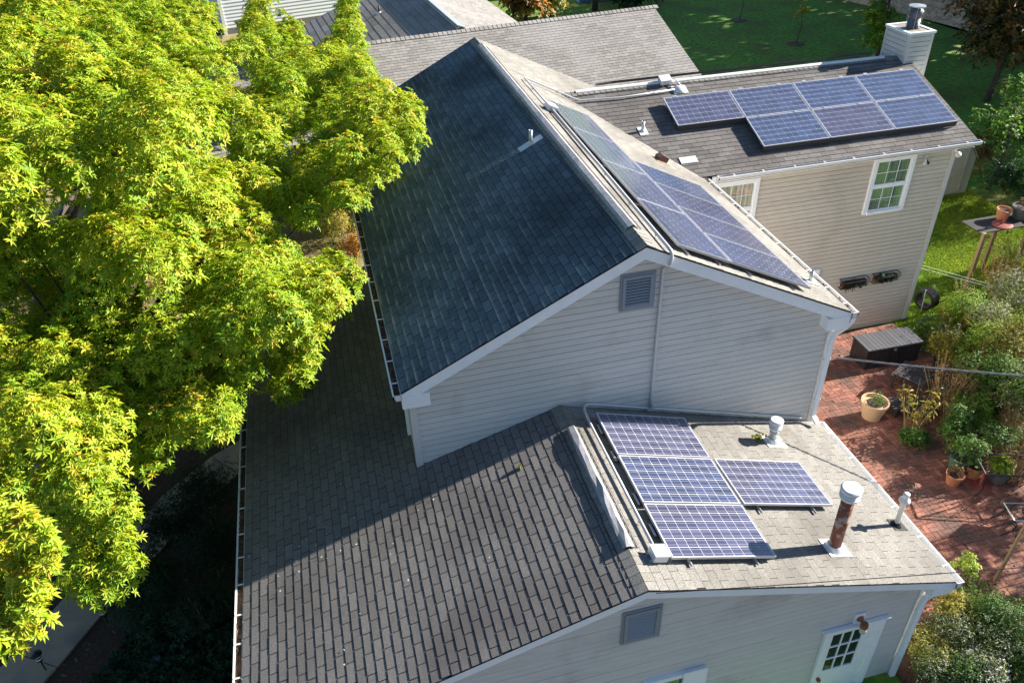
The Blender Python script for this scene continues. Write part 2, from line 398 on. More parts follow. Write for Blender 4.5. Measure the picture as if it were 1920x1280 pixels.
# the shared one-tab mesh used for the individual shingles: origin at its upper left corner
tab = MB(); tab.add([(.006, 0, .004), (TW-.006, 0, .004), (TW-.006, EXP-.009, .004), (.006, EXP-.009, .004), (.006, 0, .006), (TW-.006, 0, .006), (TW-.006, EXP-.009, .0125), (.006, EXP-.009, .0125)], [(4,5,6,7),(0,1,5,4),(1,2,6,5),(2,3,7,6),(3,0,4,7)])
tabme = tab.mesh('shingle'); tabme.materials.append(M['shingle_mid'])

def project(p):
    q = ROT.T @ (np.array(p) - CAM)
    return 960 + FPX * q[0] / -q[2], 640 - FPX * q[1] / -q[2], -q[2]
def roof(name, label, Mx, u0, u1, v0, v1, keep=None, nind=0, mt='shingle', parent=house, exp=EXP, tw=TW, th=.02):
    dk = MB(); dk.box((u0+.004, v0, -th), (u1-.004, v1-.004, 0), Mx)
    # a left-handed frame flips faces; harmless for a closed slab
    d = obj(name, dk, M['deck'], parent, label=label)
    lst = [s for s in shingle_list(u0, u1, v0, v1, exp, tw) if keep is None or keep((s[0]+s[1])/2, (s[2]+s[3])/2)]
    ind = []
    if nind:
        def size(s):
            px, py, dd = project(Mx @ Vector(((s[0]+s[1])/2, (s[2]+s[3])/2, 0)))
            full = (s[1]-s[0] > tw-.01) and (s[3]-s[2] > exp-.005)
            return dd if (full and 0 < px < 1920 and 0 < py < 1280) else 1e3 + dd
        lst.sort(key=size); ind = lst[:nind]; lst = lst[nind:]
    for s in ind:
        o = bpy.data.objects.new('shingle', tabme); C.objects.link(o); o.parent = d
        o.matrix_local = Mx @ T(s[0], s[2], rnd.uniform(-.0008, .0015))
    m = MB()
    for s in lst: add_shingle(m, Mx, s, .014 if mt in ('shingle_shade', 'shingle_mid') else .007)
    obj('shingle_field', m, M[mt], d, kind='stuff')
    return d
sA = math.hypot(WL, SL*WL); sAr = math.hypot(WR, SR*WR)
roof('roof', 'dark shaded slope of the upper gable facing the big tree', PA_l, 0, LA, 0, sA, mt='shingle_shade')
roof('roof', 'bright sunlit slope of the upper gable carrying two columns of solar panels', PA_r, 0, LA, 0, sAr)
sBl = math.hypot(XB - XBL, SBL*(XB-XBL)); sBr = math.hypot(XBR - XB, SBR*(XBR-XB))
lenA = (XB - XWL) * math.hypot(1, SBL)
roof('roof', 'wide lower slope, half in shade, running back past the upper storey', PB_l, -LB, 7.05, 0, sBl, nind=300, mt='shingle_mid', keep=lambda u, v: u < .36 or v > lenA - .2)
roof('roof', 'low pitched sunlit slope in front with four solar panels', PB_r, -LB, .26, 0, sBr)
sC = math.hypot(YCR-YCE, SC*(YCR-YCE))
zval = lambda x, y: (HC - SC*(YCR - y)) - (HR - SR * x)
roof('roof', 'rear wing slope with eight solar panels', PC, 1.2, XCE, 0, sC, keep=lambda u, v: zval(u, YCR - v*.94) > -.12, mt='shingle_wing')
roof('roof', 'hidden back slope of the rear wing', PCn, 1.2, XCE, 0, sC, keep=lambda u, v: False)
# ridge cap shingles
def ridge_caps(Ml, Mr, u0, u1, w=.15, step=.14, skip=lambda u: False):
    m = MB(); u = u0
    while u < u1:
        if not skip(u):
            rr = rnd.random()
            for Mx in (Ml, Mr):
                e = min(u + step + .03, u1)
                m.add([(u, -.004, .026), (e, -.004, .018), (e, w, .012), (u, w, .020), (u, -.004, .008), (u, w, .006)], [(0,1,2,3), (4,0,3,5)], Mx, rr)
        u += step
    obj('ridge_cap', m, M['shingle'], house, kind='stuff')
ridge_caps(PA_l, PA_r, 0, LA); ridge_caps(PB_l, PB_r, -LB, YW)
ridge_caps(PC, PCn, 1.5, XCE)

# ridge vents: hooded metal strips with an open dark end and edge wires
def ridge_vent(Ml, Mr, u0, u1, wl, wr, h, label, wob=0.0, mt='galv_dull'):
    m = MB(); m.smooth = False; n = max(2, int((u1-u0)/.25)); prof = [(-wl, .02), (-wl*.92, h*.75), (-wl*.4, h), (0, h+.012), (wr*.4, h), (wr*.92, h*.75), (wr, .02)]
    vs = []; 
    for i in range(n+1):
        u = u0 + (u1-u0)*i/n
        for (q, z) in prof:
            z2 = z + rnd.uniform(-wob, wob); q2 = q + rnd.uniform(-wob, wob)
            P = (Ml if q < 0 else Mr) @ Vector((u, abs(q2), z2)); vs.append(P)
    k = len(prof); fs = [(i*k+j, i*k+j+1, (i+1)*k+j+1, (i+1)*k+j) for i in range(n) for j in range(k-1)]
    m.add(vs, fs); o = obj('ridge_vent', m, M[mt], house, label=label)
    d = MB()
    for u in (u0, u1):
        P = [(Ml if q < 0 else Mr) @ Vector((u + (.02 if u == u0 else -.02), abs(q)*.9, max(z*.8, 0))) for q, z in prof]
        d.add(P, [tuple(range(k))])
    obj('vent_opening', d, M['black'], o)
    for q in (-wl-.09, wr+.05):
        Mx = Ml if q < 0 else Mr; w = MB()
        w.tube([Mx @ Vector((u0 + (u1-u0)*i/14, abs(q) + rnd.uniform(-.012, .012)*(1 if q < 0 else .2), .03)) for i in range(15)], .006, 5); obj('edge_wire', w, M['black'], o)
    return o
ridge_vent(PA_l, PA_r, .58, 10.8, .085, .10, .05, 'pale metal ridge vent along the upper gable', .003)
ridge_vent(PB_l, PB_r, -2.83, -.36, .06, .075, .065, 'warped metal ridge vent on the front roof', .014)
ridge_vent(PC, PCn, 1.75, 9.95, .045, .045, .045, 'white ridge vent along the rear wing', .001, 'gutter')

# ---- walls: backing plus one board per siding course
def gable_wall(y, zlo, zhi, xl, xr, exp, xlim, name_lbl, mt='siding'):
    """boards on a wall facing -y; xlim(z) gives the left and right ends at height z"""
    wl_ = MB(); poly = []
    for z in (zlo, zhi): pass
    zs = [zlo + (zhi-zlo)*i/12 for i in range(13)]
    L_p = [(xlim(z)[0], y+.02, z) for z in zs]; R_p = [(xlim(z)[1], y+.02, z) for z in zs[::-1]]
    wl_.prism(L_p + R_p, (0, .12, 0)); w = obj('wall', wl_, M['groove'], house, label=name_lbl)
    z = zlo
    while z < zhi - .01:
        z1 = min(z + exp, zhi); a0, b0 = xlim(z); a1, b1 = xlim(z1 + .0)
        if b0 - a0 > .02:
            if b1 < a1: a1 = b1 = (a1 + b1)/2
            m = MB(); f = y; j = rnd.uniform(-.001, .001)
            zt_ = z1 - .013
            m.add([(a0, f-.016+j, z), (b0, f-.016+j, z), (b1, f-.010, zt_), (a1, f-.010, zt_), (a0, f+.012, z), (b0, f+.012, z), (b1, f+.012, zt_), (a1, f+.012, zt_)],
                  [(0,1,2,3),(5,4,7,6),(4,5,1,0),(1,5,6,2),(4,0,3,7),(3,2,6,7)], None, rnd.random())
            L0 = min(b0, b1) - max(a0, a1)
            if L0 > 3.2:
                c = max(a0, a1) + L0*rnd.uniform(.25, .75); m = MB()
                for (p0, q0, p1, q1, dy) in ((a0, c+.02, a1, c+.02, 0), (c, b0, c, b1, -.003)):
                    m = MB(); m.add([(p0, f-.016+j+dy, z), (q0, f-.016+j+dy, z), (q1, f-.010+dy, zt_), (p1, f-.010+dy, zt_), (p0, f+.012, z), (q0, f+.012, z), (q1, f+.012, zt_), (p1, f+.012, zt_)],
                      [(0,1,2,3),(5,4,7,6),(4,5,1,0),(1,5,6,2),(4,0,3,7),(3,2,6,7)], None, rnd.random())
                    obj('siding_board', m, M[mt], w)
            else: obj('siding_board', m, M[mt], w)
        z = z1
    return w
def limA(z):
    h = max(HR - .07 - z, 0); return max(-h/SL, XWL), min(h/SR, XWR)
gable_wall(YW, 2.35, HR-.08, XWL, XWR, .113, limA, 'front gable wall of the upper storey')
YB = -LB + .3
def limB(z):
    h = max(HB - .07 - z, 0); return max(XB - h/SBL, XBL+.35), min(XB + h/SBR, 3.56)
gable_wall(YB, -.5, HB-.08, 0, 0, .113, limB, 'front gable wall of the lower storey')
YCW = YCE + .3
gable_wall(YCW, 0, HC - SC*(YCR-YCW) - .02, 0, 0, .113, lambda z: (3.2, 10.35), 'rear wing wall facing the patio', 'siding_bounce')
# plain side walls
def wallbox(lo, hi, lbl): return obj('wall', MB().box(lo, hi), M['siding'], house, label=lbl)
wallbox((XWL, YW+.14, 2.4), (XWL+.1, LA-.25, zAl(XWL)-.08), 'left side wall of the upper storey')
wallbox((XWR-.1, YW+.14, 0), (XWR, LA-.25, zAl(XWR)-.08), 'right side wall of the upper storey')
wallbox((XBL+.35, YB+.14, 0), (XBL+.45, 6.8, zB(XBL+.35)-.06), 'left side wall under the low roof')
wallbox((3.46, YB+.14, -.5), (3.56, YW, zB(3.56)-.06), 'right side wall under the front roof')
wallbox((10.25, YCW+.14, 0), (10.35, 11.4, 5.1), 'end wall of the rear wing')
wallbox((XBL+.45, 6.7, 0), (XWL, 6.8, 2.6), 'back wall under the low roof')
mm = MB(); mm.prism([(10.25, YCW+.14, 5.1), (10.25, 11.4, 5.1), (10.25, YCR, HC-.07)], (.1, 0, 0)); obj('wall', mm, M['siding'], house, label='end gable of the rear wing')
mm = MB(); mm.box((XWL, LA-.35, 2), (XWR, LA-.25, 5.0)); mm.prism([(XWL, LA-.35, 5.0), (XWR, LA-.35, 5.0), (0, LA-.35, HR-.1)], (0, .1, 0)); obj('wall', mm, M['siding'], house, label='back gable of the upper storey')

# corner boards
def cboard(x, y, z0, z1, sx=1, w=.09, mt='siding'):
    m = MB(); m.box((min(x, x+sx*-w), y-.032, z0), (max(x, x-sx*w), y+.0, z1)); m.box((min(x, x+sx*.022), y-.032, z0), (max(x, x+sx*.022), y+w, z1)); obj('corner_board', m, M[mt], house)
cboard(XWL, YW, zB(XWL)-.05, zAl(XWL)-.1, -1); cboard(XWR, YW, 2.6, zAl(XWR)-.1, 1)
cboard(3.56, YB, -.5, zB(3.56)-.1, 1); cboard(10.35, YCW, 0, 5.15, 1)
# the white edge of the rake: fascia boards with boxed returns
def rake(y, x0, z0, x1, z1, h=.2, lbl=None):
    m = MB(); m.prism([(x0, y, z0-.012), (x1, y, z1-.012), (x1, y, z1-h), (x0, y, z0-h)], (0, .03, 0))
    m2 = m; m2.prism([(x0, y+.03, z0-h+.035), (x1, y+.03, z1-h+.035), (x1, y+.03, z1-h+.02), (x0, y+.03, z0-h+.02)], (0, .24, 0))
    obj('fascia', m, M['white'], house, label=lbl)
for (y, fx0, fz0, fx1, fz1) in ((0.012, 0, HR, -WL, zAl(-WL)), (0.012, 0, HR, WR, zAl(WR))): rake(y, fx0, fz0, fx1, fz1, .22)
rake(-LB+.012, XB, HB, XBL, zB(XBL), .16); rake(-LB+.012, XB, HB, XBR, zB(XBR), .16)
def ret(x0, x1, y, z0, z1):
    obj('eave_return', MB().box((x0, y-.002, z0), (x1, y+.26, z1)), M['white'], house)
ret(-WL+.0, -WL+.42, .004, zAl(-WL)-.30, zAl(-WL)-.07); ret(WR-.40, WR, .004, zAl(WR)-.30, zAl(WR)-.07)
ret(XBR-.36, XBR, -LB+.004, zB(XBR)-.24, zB(XBR)-.05)
m = MB(); m.prism([(XCE-.02, YCE, HC-SC*(YCR-YCE)-.01), (XCE-.02, YCR, HC-.01), (XCE-.02, YCR, HC-.19), (XCE-.02, YCE, HC-SC*(YCR-YCE)-.19)], (-.03, 0, 0)); obj('fascia', m, M['white'], house)
# eave fascias and soffits
def eave_y(x, z, y0, y1, s):
    m = MB(); m.box((min(x, x-.02*s), y0, z-.19), (max(x, x-.02*s), y1, z-.02)); m.box((min(x-.02*s, x-.3*s), y0, z-.19), (max(x-.02*s, x-.3*s), y1, z-.175)); obj('fascia', m, M['white'], house)
eave_y(-WL, zAl(-WL), .05, LA, -1); eave_y(WR, zAl(WR), .05, LA, 1); eave_y(XBL, zB(XBL), -LB+.05, 7.04, -1); eave_y(XBR, zB(XBR), -LB+.05, YW, 1)
ZCE = HC - SC*(YCR-YCE)
m = MB(); m.box((3.9, YCE, ZCE-.17), (XCE-.03, YCE+.02, ZCE-.02)); m.box((3.9, YCE+.02, ZCE-.17), (XCE-.03, YCE+.3, ZCE-.155)); obj('fascia', m, M['white'], house)
# gutters: open K-shaped troughs
def gutter(Mx, ln, lbl, hangers, debris=0, hcol='white'):
    """local: x along, y outward from the eave, z up"""
    prof = [(0, 0), (0, -.11), (.085, -.11), (.125, -.055), (.125, -.005), (.100, -.005), (.100, -.055), (.08, -.102), (.008, -.102), (.008, 0)]
    m = MB(); m.prism([(0, y, z) for y, z in prof], (ln, 0, 0), Mx)
    m.prism([(0, 0, 0), (0, 0, -.11), (0, .085, -.11), (0, .125, -.055), (0, .125, -.005)], (.012, 0, 0), Mx)
    m.prism([(ln, 0, 0), (ln, 0, -.11), (ln, .085, -.11), (ln, .125, -.055), (ln, .125, -.005)], (-.012, 0, 0), Mx)
    gt = obj('gutter', m, M['gutter'], house, label=lbl)
    for k in range(hangers):
        x = ln*(k+.5)/hangers + rnd.uniform(-.04, .04); h = MB(); h.box((x-.012, .004, -.012), (x+.012, .118, -.002), Mx); obj('hanger', h, M['gutter'], gt)
    if debris:
        d = MB()
        for k in range(debris):
            x = rnd.uniform(.05, ln-.05); q = T(x, rnd.uniform(.02, .1), rnd.uniform(-.06, -.02)) @ RZ(rnd.uniform(0, 6)) @ Matrix.Rotation(rnd.uniform(-.8, .8), 4, 'X')
            l = rnd.uniform(.015, .04); d.add([(-l, -l*.4, 0), (l, -l*.4, 0), (l, l*.4, 0), (-l, l*.4, 0)], [(0,1,2,3)], Mx @ q, rnd.random())
        d.box((.02, .01, -.1), (ln-.02, .1, -.06), Mx); obj('gutter_debris', d, M['debris'], gt, kind='stuff')
    return gt
def gf(o, x, y): return frame(o, Vector(x), Vector(y), Vector((0, 0, 1)))
gutter(gf((-WL, -.03, zAl(-WL)), (0, 1, 0), (-1, 0, 0)), LA, 'left gutter of the upper gable full of brown leaves', 19, 1600)
gutter(gf((WR, -.03, zAl(WR)), (0, 1, 0), (1, 0, 0)), YCE+.1, 'right gutter of the upper gable', 10, 60)
gutter(gf((XBL, -LB-.03, zB(XBL)), (0, 1, 0), (-1, 0, 0)), 10.5, 'long low gutter on the left with debris', 20, 900)
gutter(gf((XBR, -LB-.03, zB(XBR)), (0, 1, 0), (1, 0, 0)), 3.72, 'right gutter of the front roof', 6, 0)
gutter(gf((4.0, YCE, ZCE), (1, 0, 0), (0, -1, 0)), XCE-4.0+.05, 'gutter of the rear wing', 9, 40)
# downspouts (rectangular pipe with two bends)
def rect_tube(pts, w, d, out, lbl=None):
    m = MB(); rings = []; pts = [Vector(p) for p in pts]
    for i, p in enumerate(pts):
        t = (pts[min(i+1, len(pts)-1)] - pts[max(i-1, 0)]).normalized(); a = Vector(out); a = (a - t*a.dot(t)).normalized(); b = t.cross(a)
        rings += [p + a*w/2 + b*d/2, p - a*w/2 + b*d/2, p - a*w/2 - b*d/2, p + a*w/2 - b*d/2]
    k = len(pts); fs = [(i*4+j, i*4+(j+1)%4, (i+1)*4+(j+1)%4, (i+1)*4+j) for i in range(k-1) for j in range(4)] + [(3,2,1,0), tuple(range(4*k-4, 4*k))]
    m.add(rings, fs); return m
def downspout(pts, lbl, straps):
    o = obj('downspout', rect_tube(pts, .085, .065, (1, .0, 0)), M['white'], house, label=lbl)
    for z in straps:
        a, b = Vector(pts[-3]), Vector(pts[-2]); t = (z - a.z)/(b.z - a.z); p = a.lerp(b, t)
        obj('strap', MB().cbox(p, (.15, .02, .035)), M['pvc'], o)
downspout([(WR+.07, .02, zAl(WR)-.1), (WR+.06, .03, zAl(WR)-.2), (WR+.0, .06, zAl(WR)-.33), (XWR+.01, .14, zAl(XWR)-.55), (XWR-.03, YW-.08, zAl(XWR)-.68), (XWR-.03, YW-.08, 2.86), (XWR-.01, YW-.22, 2.76)], 'downspout on the right corner of the upper gable', (4.1, 3.2))
downspout([(XBR+.07, -LB+.03, zB(XBR)-.1), (XBR+.06, -LB+.05, zB(XBR)-.2), (XBR-.02, YB-.12, zB(XBR)-.42), (3.56, YB-.08, zB(XBR)-.58), (3.53, YB-.08, zB(XBR)-.7), (3.53, YB-.08, -.3), (3.53, YB-.2, -.4)], 'downspout on the right corner of the front wall', (1.75, .6))

# gable louvre vents
def louver(x0, x1, z0, z1, y, lbl):
    m = MB(); f = .05
    m.box((x0, y-.035, z0), (x0+f, y-.0, z1)); m.box((x1-f, y-.035, z0), (x1, y, z1)); m.box((x0+f, y-.035, z0), (x1-f, y, z0+f)); m.box((x0+f, y-.035, z1-f), (x1-f, y, z1))
    m.box((x0-.035, y-.018, z0-.035), (x0, y-.004, z1+.035)); m.box((x1, y-.018, z0-.035), (x1+.035, y-.004, z1+.035)); m.box((x0, y-.018, z0-.035), (x1, y-.004, z0)); m.box((x0, y-.018, z1), (x1, y-.004, z1+.035))
    o = obj('louver_vent', m, M['louver'], house, label=lbl); n = 9; obj('screen', MB().box((x0+f, y-.0035, z0+f), (x1-f, y-.0025, z1-f)), M['black'], o)
    for k in range(n):
        z = z0 + f + (z1-z0-2*f)*k/n; h = (z1-z0-2*f)/n; s = MB(); s.prism([(x0+f, y-.033, z), (x0+f, y-.027, z), (x0+f, y-.012, z+h*.5), (x0+f, y-.018, z+h*.5)], (x1-x0-2*f, 0, 0)); obj('slat', s, M['louver'], o)
louver(-.25, .24, 5.80, 6.36, YW-.018, 'grey louvred vent high in the upper gable')
louver(-1.36, -.86, 2.74, 3.36, YB-.018, 'grey louvred vent in the front gable')

# windows
def window(x0, x1, z0, z1, y, lbl, curtain='curtain', rows=2, cols=3):
    t = .09; m = MB(); yo = y-.06
    m.box((x0, yo, z0), (x0+t, y, z1)); m.box((x1-t, yo, z0), (x1, y, z1)); m.box((x0+t, yo, z1-t), (x1-t, y, z1)); m.box((x0+t, yo-.03, z0), (x1-t, y, z0+t*.8))
    o = obj('window', m, M['white'], house, label=lbl); a0, a1 = x0+t, x1-t; b0, b1 = z0+t*.8, z1-t; zm = (b0+b1)/2
    s = MB(); s.box((a0, y-.045, zm-.03), (a1, y-.01, zm+.02))
    for (p, q) in ((b0, zm-.03), (zm+.02, b1)):
        s.box((a0, y-.04, p), (a0+.035, y-.01, q)); s.box((a1-.035, y-.04, p), (a1, y-.01, q)); s.box((a0+.035, y-.04, p), (a1-.035, y-.01, p+.03)); s.box((a0+.035, y-.04, q-.03), (a1-.035, y-.01, q))
    obj('sash', s, M['white'], o)
    for (p, q) in ((b0+.03, zm-.06), (zm+.05, b1-.03)):
        obj('pane', MB().box((a0+.035, y-.022, p), (a1-.035, y-.02, q)), M['pane'], o)
        mu = MB()
        for k in range(1, cols): x = a0+.035 + (a1-a0-.07)*k/cols; mu.box((x-.006, y-.03, p), (x+.006, y-.0225, q))
        for k in range(1, rows): z = p + (q-p)*k/rows; mu.box((a0+.035, y-.0305, z-.006), (a1-.035, y-.0228, z+.006))
        obj('muntin', mu, M['white'], o)
    cu = MB(); n = 26
    for k in range(n):
        x = a0 + (a1-a0)*k/n; w = (a1-a0)/n
        if .42 < k/n < .5 and curtain == 'curtain2': continue
        cu.add([(x, y-.012, b0), (x+w*.5, y-.004, b0), (x+w, y-.012, b0), (x, y-.012, b1), (x+w*.5, y-.004, b1), (x+w, y-.012, b1)], [(0,1,4,3),(1,2,5,4)], None, rnd.random())
    obj('curtain', cu, M[curtain], o)
gm2 = bpy.data.materials.new('clear_pane'); gm2.use_nodes = True; nn = gm2.node_tree.nodes; ll = gm2.node_tree.links
tr = nn.new('ShaderNodeBsdfTransparent'); tr.inputs[0].default_value = (.93, .96, .95, 1); gl = nn.new('ShaderNodeBsdfGlossy'); gl.inputs['Roughness'].default_value = .02
fz = nn.new('ShaderNodeFresnel'); fz.inputs[0].default_value = 1.5; mx = nn.new('ShaderNodeMixShader'); mx.inputs[0].default_value = .10; ll.new(tr.outputs[0], mx.inputs[1]); ll.new(gl.outputs[0], mx.inputs[2]); ll.new(mx.outputs[0], nn['Material Output'].inputs[0]); M['pane'] = gm2
window(8.15, 9.25, 3.48, 4.92, YCW-.02, 'white window with green curtains on the rear wing')
window(4.15, 5.22, 3.4, 4.86, YCW-.02, 'white window with cream curtains half hidden by the eave', 'curtain2')
window(6.2, 7.3, .9, 2.12, YCW-.02, 'lower window mostly hidden by the eave')
window(-.98, .0, .35, 1.66, YB-.02, 'front window below the gable, cut by the picture edge')
obj('shutter', MB().box((-.38, YB-.1, .3), (.0, YB-.085, 1.7)), M['white'], house, label='plain white panel beside the front window')
m = MB(); m.box((XWL-.05, 1.0, 3.25), (XWL+.02, 1.09, 4.75)); m.box((XWL-.05, 1.95, 3.25), (XWL+.02, 2.04, 4.75)); m.box((XWL-.05, 1.09, 4.66), (XWL+.02, 1.95, 4.75)); m.box((XWL-.05, 1.09, 3.25), (XWL+.02, 1.95, 3.34))
o = obj('window', m, M['white'], house, label='side window above the shaded low roof'); obj('pane', MB().box((XWL-.015, 1.09, 3.34), (XWL-.01, 1.95, 4.66)), M['glasspane'], o)
# door on the front wall
dx0, dx1, dz1, dz0 = 2.02, 2.92, 1.66, -.42; y = YB - .02
m = MB(); m.box((dx0-.07, y-.05, dz0), (dx0, y, dz1+.06)); m.box((dx1, y-.05, dz0), (dx1+.07, y, dz1+.06)); m.box((dx0, y-.05, dz1), (dx1, y, dz1+.06)); m.box((dx0-.12, y-.07, dz1+.06), (dx1+.12, y, dz1+.085))
m.box((dx0, y-.02, dz0), (dx1, y, dz0+1.05)); m.box((dx0, y-.02, dz1-.09), (dx1, y, dz1)); m.box((dx0, y-.02, dz0+1.05), (dx0+.1, y, dz1-.09)); m.box((dx1-.27, y-.02, dz0+1.05), (dx1, y, dz1-.09))
m.box((dx1-.2, y-.028, dz0), (dx1-.185, y-.02, dz1)); m.box((dx1-.06, y-.045, dz0), (dx1, y-.02, dz1))
door = obj('door', m, M['white'], house, label='white door with nine small panes')
ax0, ax1, az0, az1 = dx0+.1, dx1-.27, dz0+1.05, dz1-.09
for i in range(3):
    for j in range(3):
        x0 = ax0 + (ax1-ax0)*i/3; z0 = az0 + (az1-az0)*j/3; obj('pane', MB().box((x0+.012, y-.006, z0+.015), (x0+(ax1-ax0)/3-.012, y-.003, z0+(az1-az0)/3-.015)), M['glasspane'], door)
mu = MB(); 
for i in range(1, 3): x = ax0+(ax1-ax0)*i/3; mu.box((x-.012, y-.02, az0), (x+.012, y-.002, az1))
for j in range(1, 3): z = az0+(az1-az0)*j/3; mu.box((ax0, y-.021, z-.014), (ax1, y-.0025, z+.014))
obj('muntin', mu, M['white'], door); obj('backing', MB().box((ax0, y-.0015, az0), (ax1, y-.0005, az1)), M['black'], door)
obj('knob', MB().cbox((dx0+.06, y-.05, .45), (.05, .06, .05)), M['copper'], door)
# copper wall lamp with jelly-jar globe
lm = obj('wall_lamp', MB().cbox((2.50, YB-.03, 1.86), (.17, .03, .22)), M['white'], house)
b = MB(); b.lathe([(.06, 0), (.06, .02), (.03, .05), (.02, .09)], 12, T(2.5, YB-.04, 1.86) @ Matrix.Rotation(math.pi/2, 4, 'X')); b.lathe([(.02, .1), (.055, .09), (.06, .03), (.055, 0)], 14, T(2.5, YB-.16, 1.80)); obj('lamp_arm', b, M['copper'], lm)
b = MB(); b.smooth = True; b.lathe([(.052, 0), (.056, -.06), (.045, -.12), (.02, -.14)], 14, T(2.5, YB-.16, 1.80)); obj('globe', b, M['bulb'], lm)
# flood light on rear wing
lm = obj('flood_light', MB().lathe([(.06, 0), (.06, .03), (.02, .04)], 12, T(9.52, YCW-.03, 4.78) @ Matrix.Rotation(math.pi/2, 4, 'X')), M['galv'], house)
for s_ in (-.07, .06): b = MB(); b.lathe([(.018, 0), (.03, .05), (.055, .12), (.05, .13)], 12, T(9.52, YCW-.08, 4.74) @ Matrix.Rotation(math.pi + s_*5, 4, 'Y') @ Matrix.Rotation(.3, 4, 'X')); obj('lamp_head', b, M['black'] if s_ < 0 else M['pvc'], lm)
lm = obj('globe_light', MB().lathe([(.02, -.07), (.06, -.04), (.075, 0), (.06, .04), (.02, .07)], 12, T(10.37, YCW-.1, 4.75)), M['pvc'], house)

# ------------------------------------------------------------------ chimney
c0 = (10.33, 8.27); cw, cdp = .70, .93; zt = 6.91
chim = obj('chimney', MB().box((c0[0]+.02, c0[1]+.02, 0), (c0[0]+cw-.02, c0[1]+cdp-.02, zt-.05)), M['groove'], house, label='sided chimney chase with a sooty metal flue')
z = 4.2
while z < zt - .06:
    z1 = min(z+.118, zt-.06); zu = z1-.016; r_ = rnd.random()
    f = MB(); f.prism([(c0[0]+.05, c0[1]+.0, z), (c0[0]+.05, c0[1]+.006, zu), (c0[0]+.05, c0[1]+.02, zu), (c0[0]+.05, c0[1]+.02, z)], (cw-.1, 0, 0), None, r_); obj('siding_board', f, M['siding'], chim)
    f = MB(); f.prism([(c0[0]+.0, c0[1]+.05, z), (c0[0]+.006, c0[1]+.05, zu), (c0[0]+.02, c0[1]+.05, zu), (c0[0]+.02, c0[1]+.05, z)], (0, cdp-.1, 0), None, r_); obj('siding_board', f, M['siding'], chim)
    z = z1
f = MB()
for (x, y) in ((0, 0), (cw-.06, 0), (0, cdp-.06), (cw-.06, cdp-.06)): f.box((c0[0]+x-.006, c0[1]+y-.006, 0), (c0[0]+x+.066, c0[1]+y+.066, zt-.055))
obj('corner_board', f, M['siding'], chim)
f = MB(); a, b_, t = .03, .055, .05
f.box((c0[0]-a, c0[1]-a, zt-b_), (c0[0]+cw+a, c0[1]+t, zt)); f.box((c0[0]-a, c0[1]+cdp-t, zt-b_), (c0[0]+cw+a, c0[1]+cdp+a, zt)); f.box((c0[0]-a, c0[1]+t, zt-b_), (c0[0]+t, c0[1]+cdp-t, zt)); f.box((c0[0]+cw-t, c0[1]+t, zt-b_), (c0[0]+cw+a, c0[1]+cdp-t, zt))
obj('cap_rim', f, M['white'], chim)
obj('cap_pan', MB().box((c0[0]+t, c0[1]+t, zt-.05), (c0[0]+cw-t, c0[1]+cdp-t, zt-.02)), simple('stained_pan', (.30, .26, .22), .7, noise=.3, nscale=4), chim)
fl = MB(); fl.smooth = True; fm = T(c0[0]+cw*.5+.04, c0[1]+cdp*.5, zt-.02)
fl.lathe([(.17, 0), (.155, .02), (.155, .22), (.15, .22), (.15, .30), (.185, .30), (.19, .36), (.185, .42), (.15, .44), (.15, .46)], 20, fm)
obj('flue', fl, simple('sooty_flue', (.03, .033, .045), .5, col2=(.12, .13, .15), nscale=3), chim)
fl = MB(); fl.lathe([(.17, .52), (.2, .52), (.2, .54), (.02, .56)], 22, fm)
for k in range(6): w_ = k*math.pi/3; fl.tube([(math.cos(w_)*.19, math.sin(w_)*.19, 0), (math.cos(w_)*.195, math.sin(w_)*.195, .53)], .005, 5, fm)
obj('flue_cap', fl, M['galv'], chim)

# ------------------------------------------------------------------ solar panels
LP, SP, GP = 1.65, .99, .02
def panel_meshes():
    fr_ = MB(); h = .036; t = .009
    fr_.box((0, 0, -h), (LP, t, .002)); fr_.box((0, SP-t, -h), (LP, SP, .002)); fr_.box((0, t, -h), (t, SP-t, .002)); fr_.box((LP-t, t, -h), (LP, SP-t, .002))
    bs = MB(); bs.box((t, t, -.012), (LP-t, SP-t, -.003))
    me = bpy.data.meshes.new('cells'); vs = []; fs = []; uv = []; rr = []
    cs = .156; g_ = (LP-2*t-.03)/10; h_ = (SP-2*t-.02)/6
    for i in range(10):
        for j in range(6):
            x = t+.015+g_*(i+.5); y = t+.01+h_*(j+.5); c = .005; a = g_/2-.0056; b2 = h_/2-.0056; n = len(vs)
            vs += [(x-a+c, y-b2, 0), (x+a-c, y-b2, 0), (x+a, y-b2+c, 0), (x+a, y+b2-c, 0), (x+a-c, y+b2, 0), (x-a+c, y+b2, 0), (x-a, y+b2-c, 0), (x-a, y-b2+c, 0)]
            fs.append(tuple(range(n, n+8))); rr += [rnd.random()]*8
            uv += [((p[0]-x+a)/(2*a), (p[1]-y+b2)/(2*b2)) for p in vs[n:n+8]]
    me.from_pydata(vs, [], fs); l = me.uv_layers.new(name='UVMap')
    for p in me.polygons:
        for k in p.loop_indices: l.data[k].uv = uv[me.loops[k].vertex_index]
    at_ = me.attributes.new('rnd', 'FLOAT', 'POINT'); at_.data.foreach_set('value', rr)
    me.materials.append(M['cell'])
    a = fr_.mesh('frame'); a.materials.append(M['alu']); b = bs.mesh('back_sheet'); b.materials.append(M['pvc_white'])
    return a, b, me
M['pvc_white'] = simple('white_back_sheet', (.64, .64, .69), .4)
PM = panel_meshes()
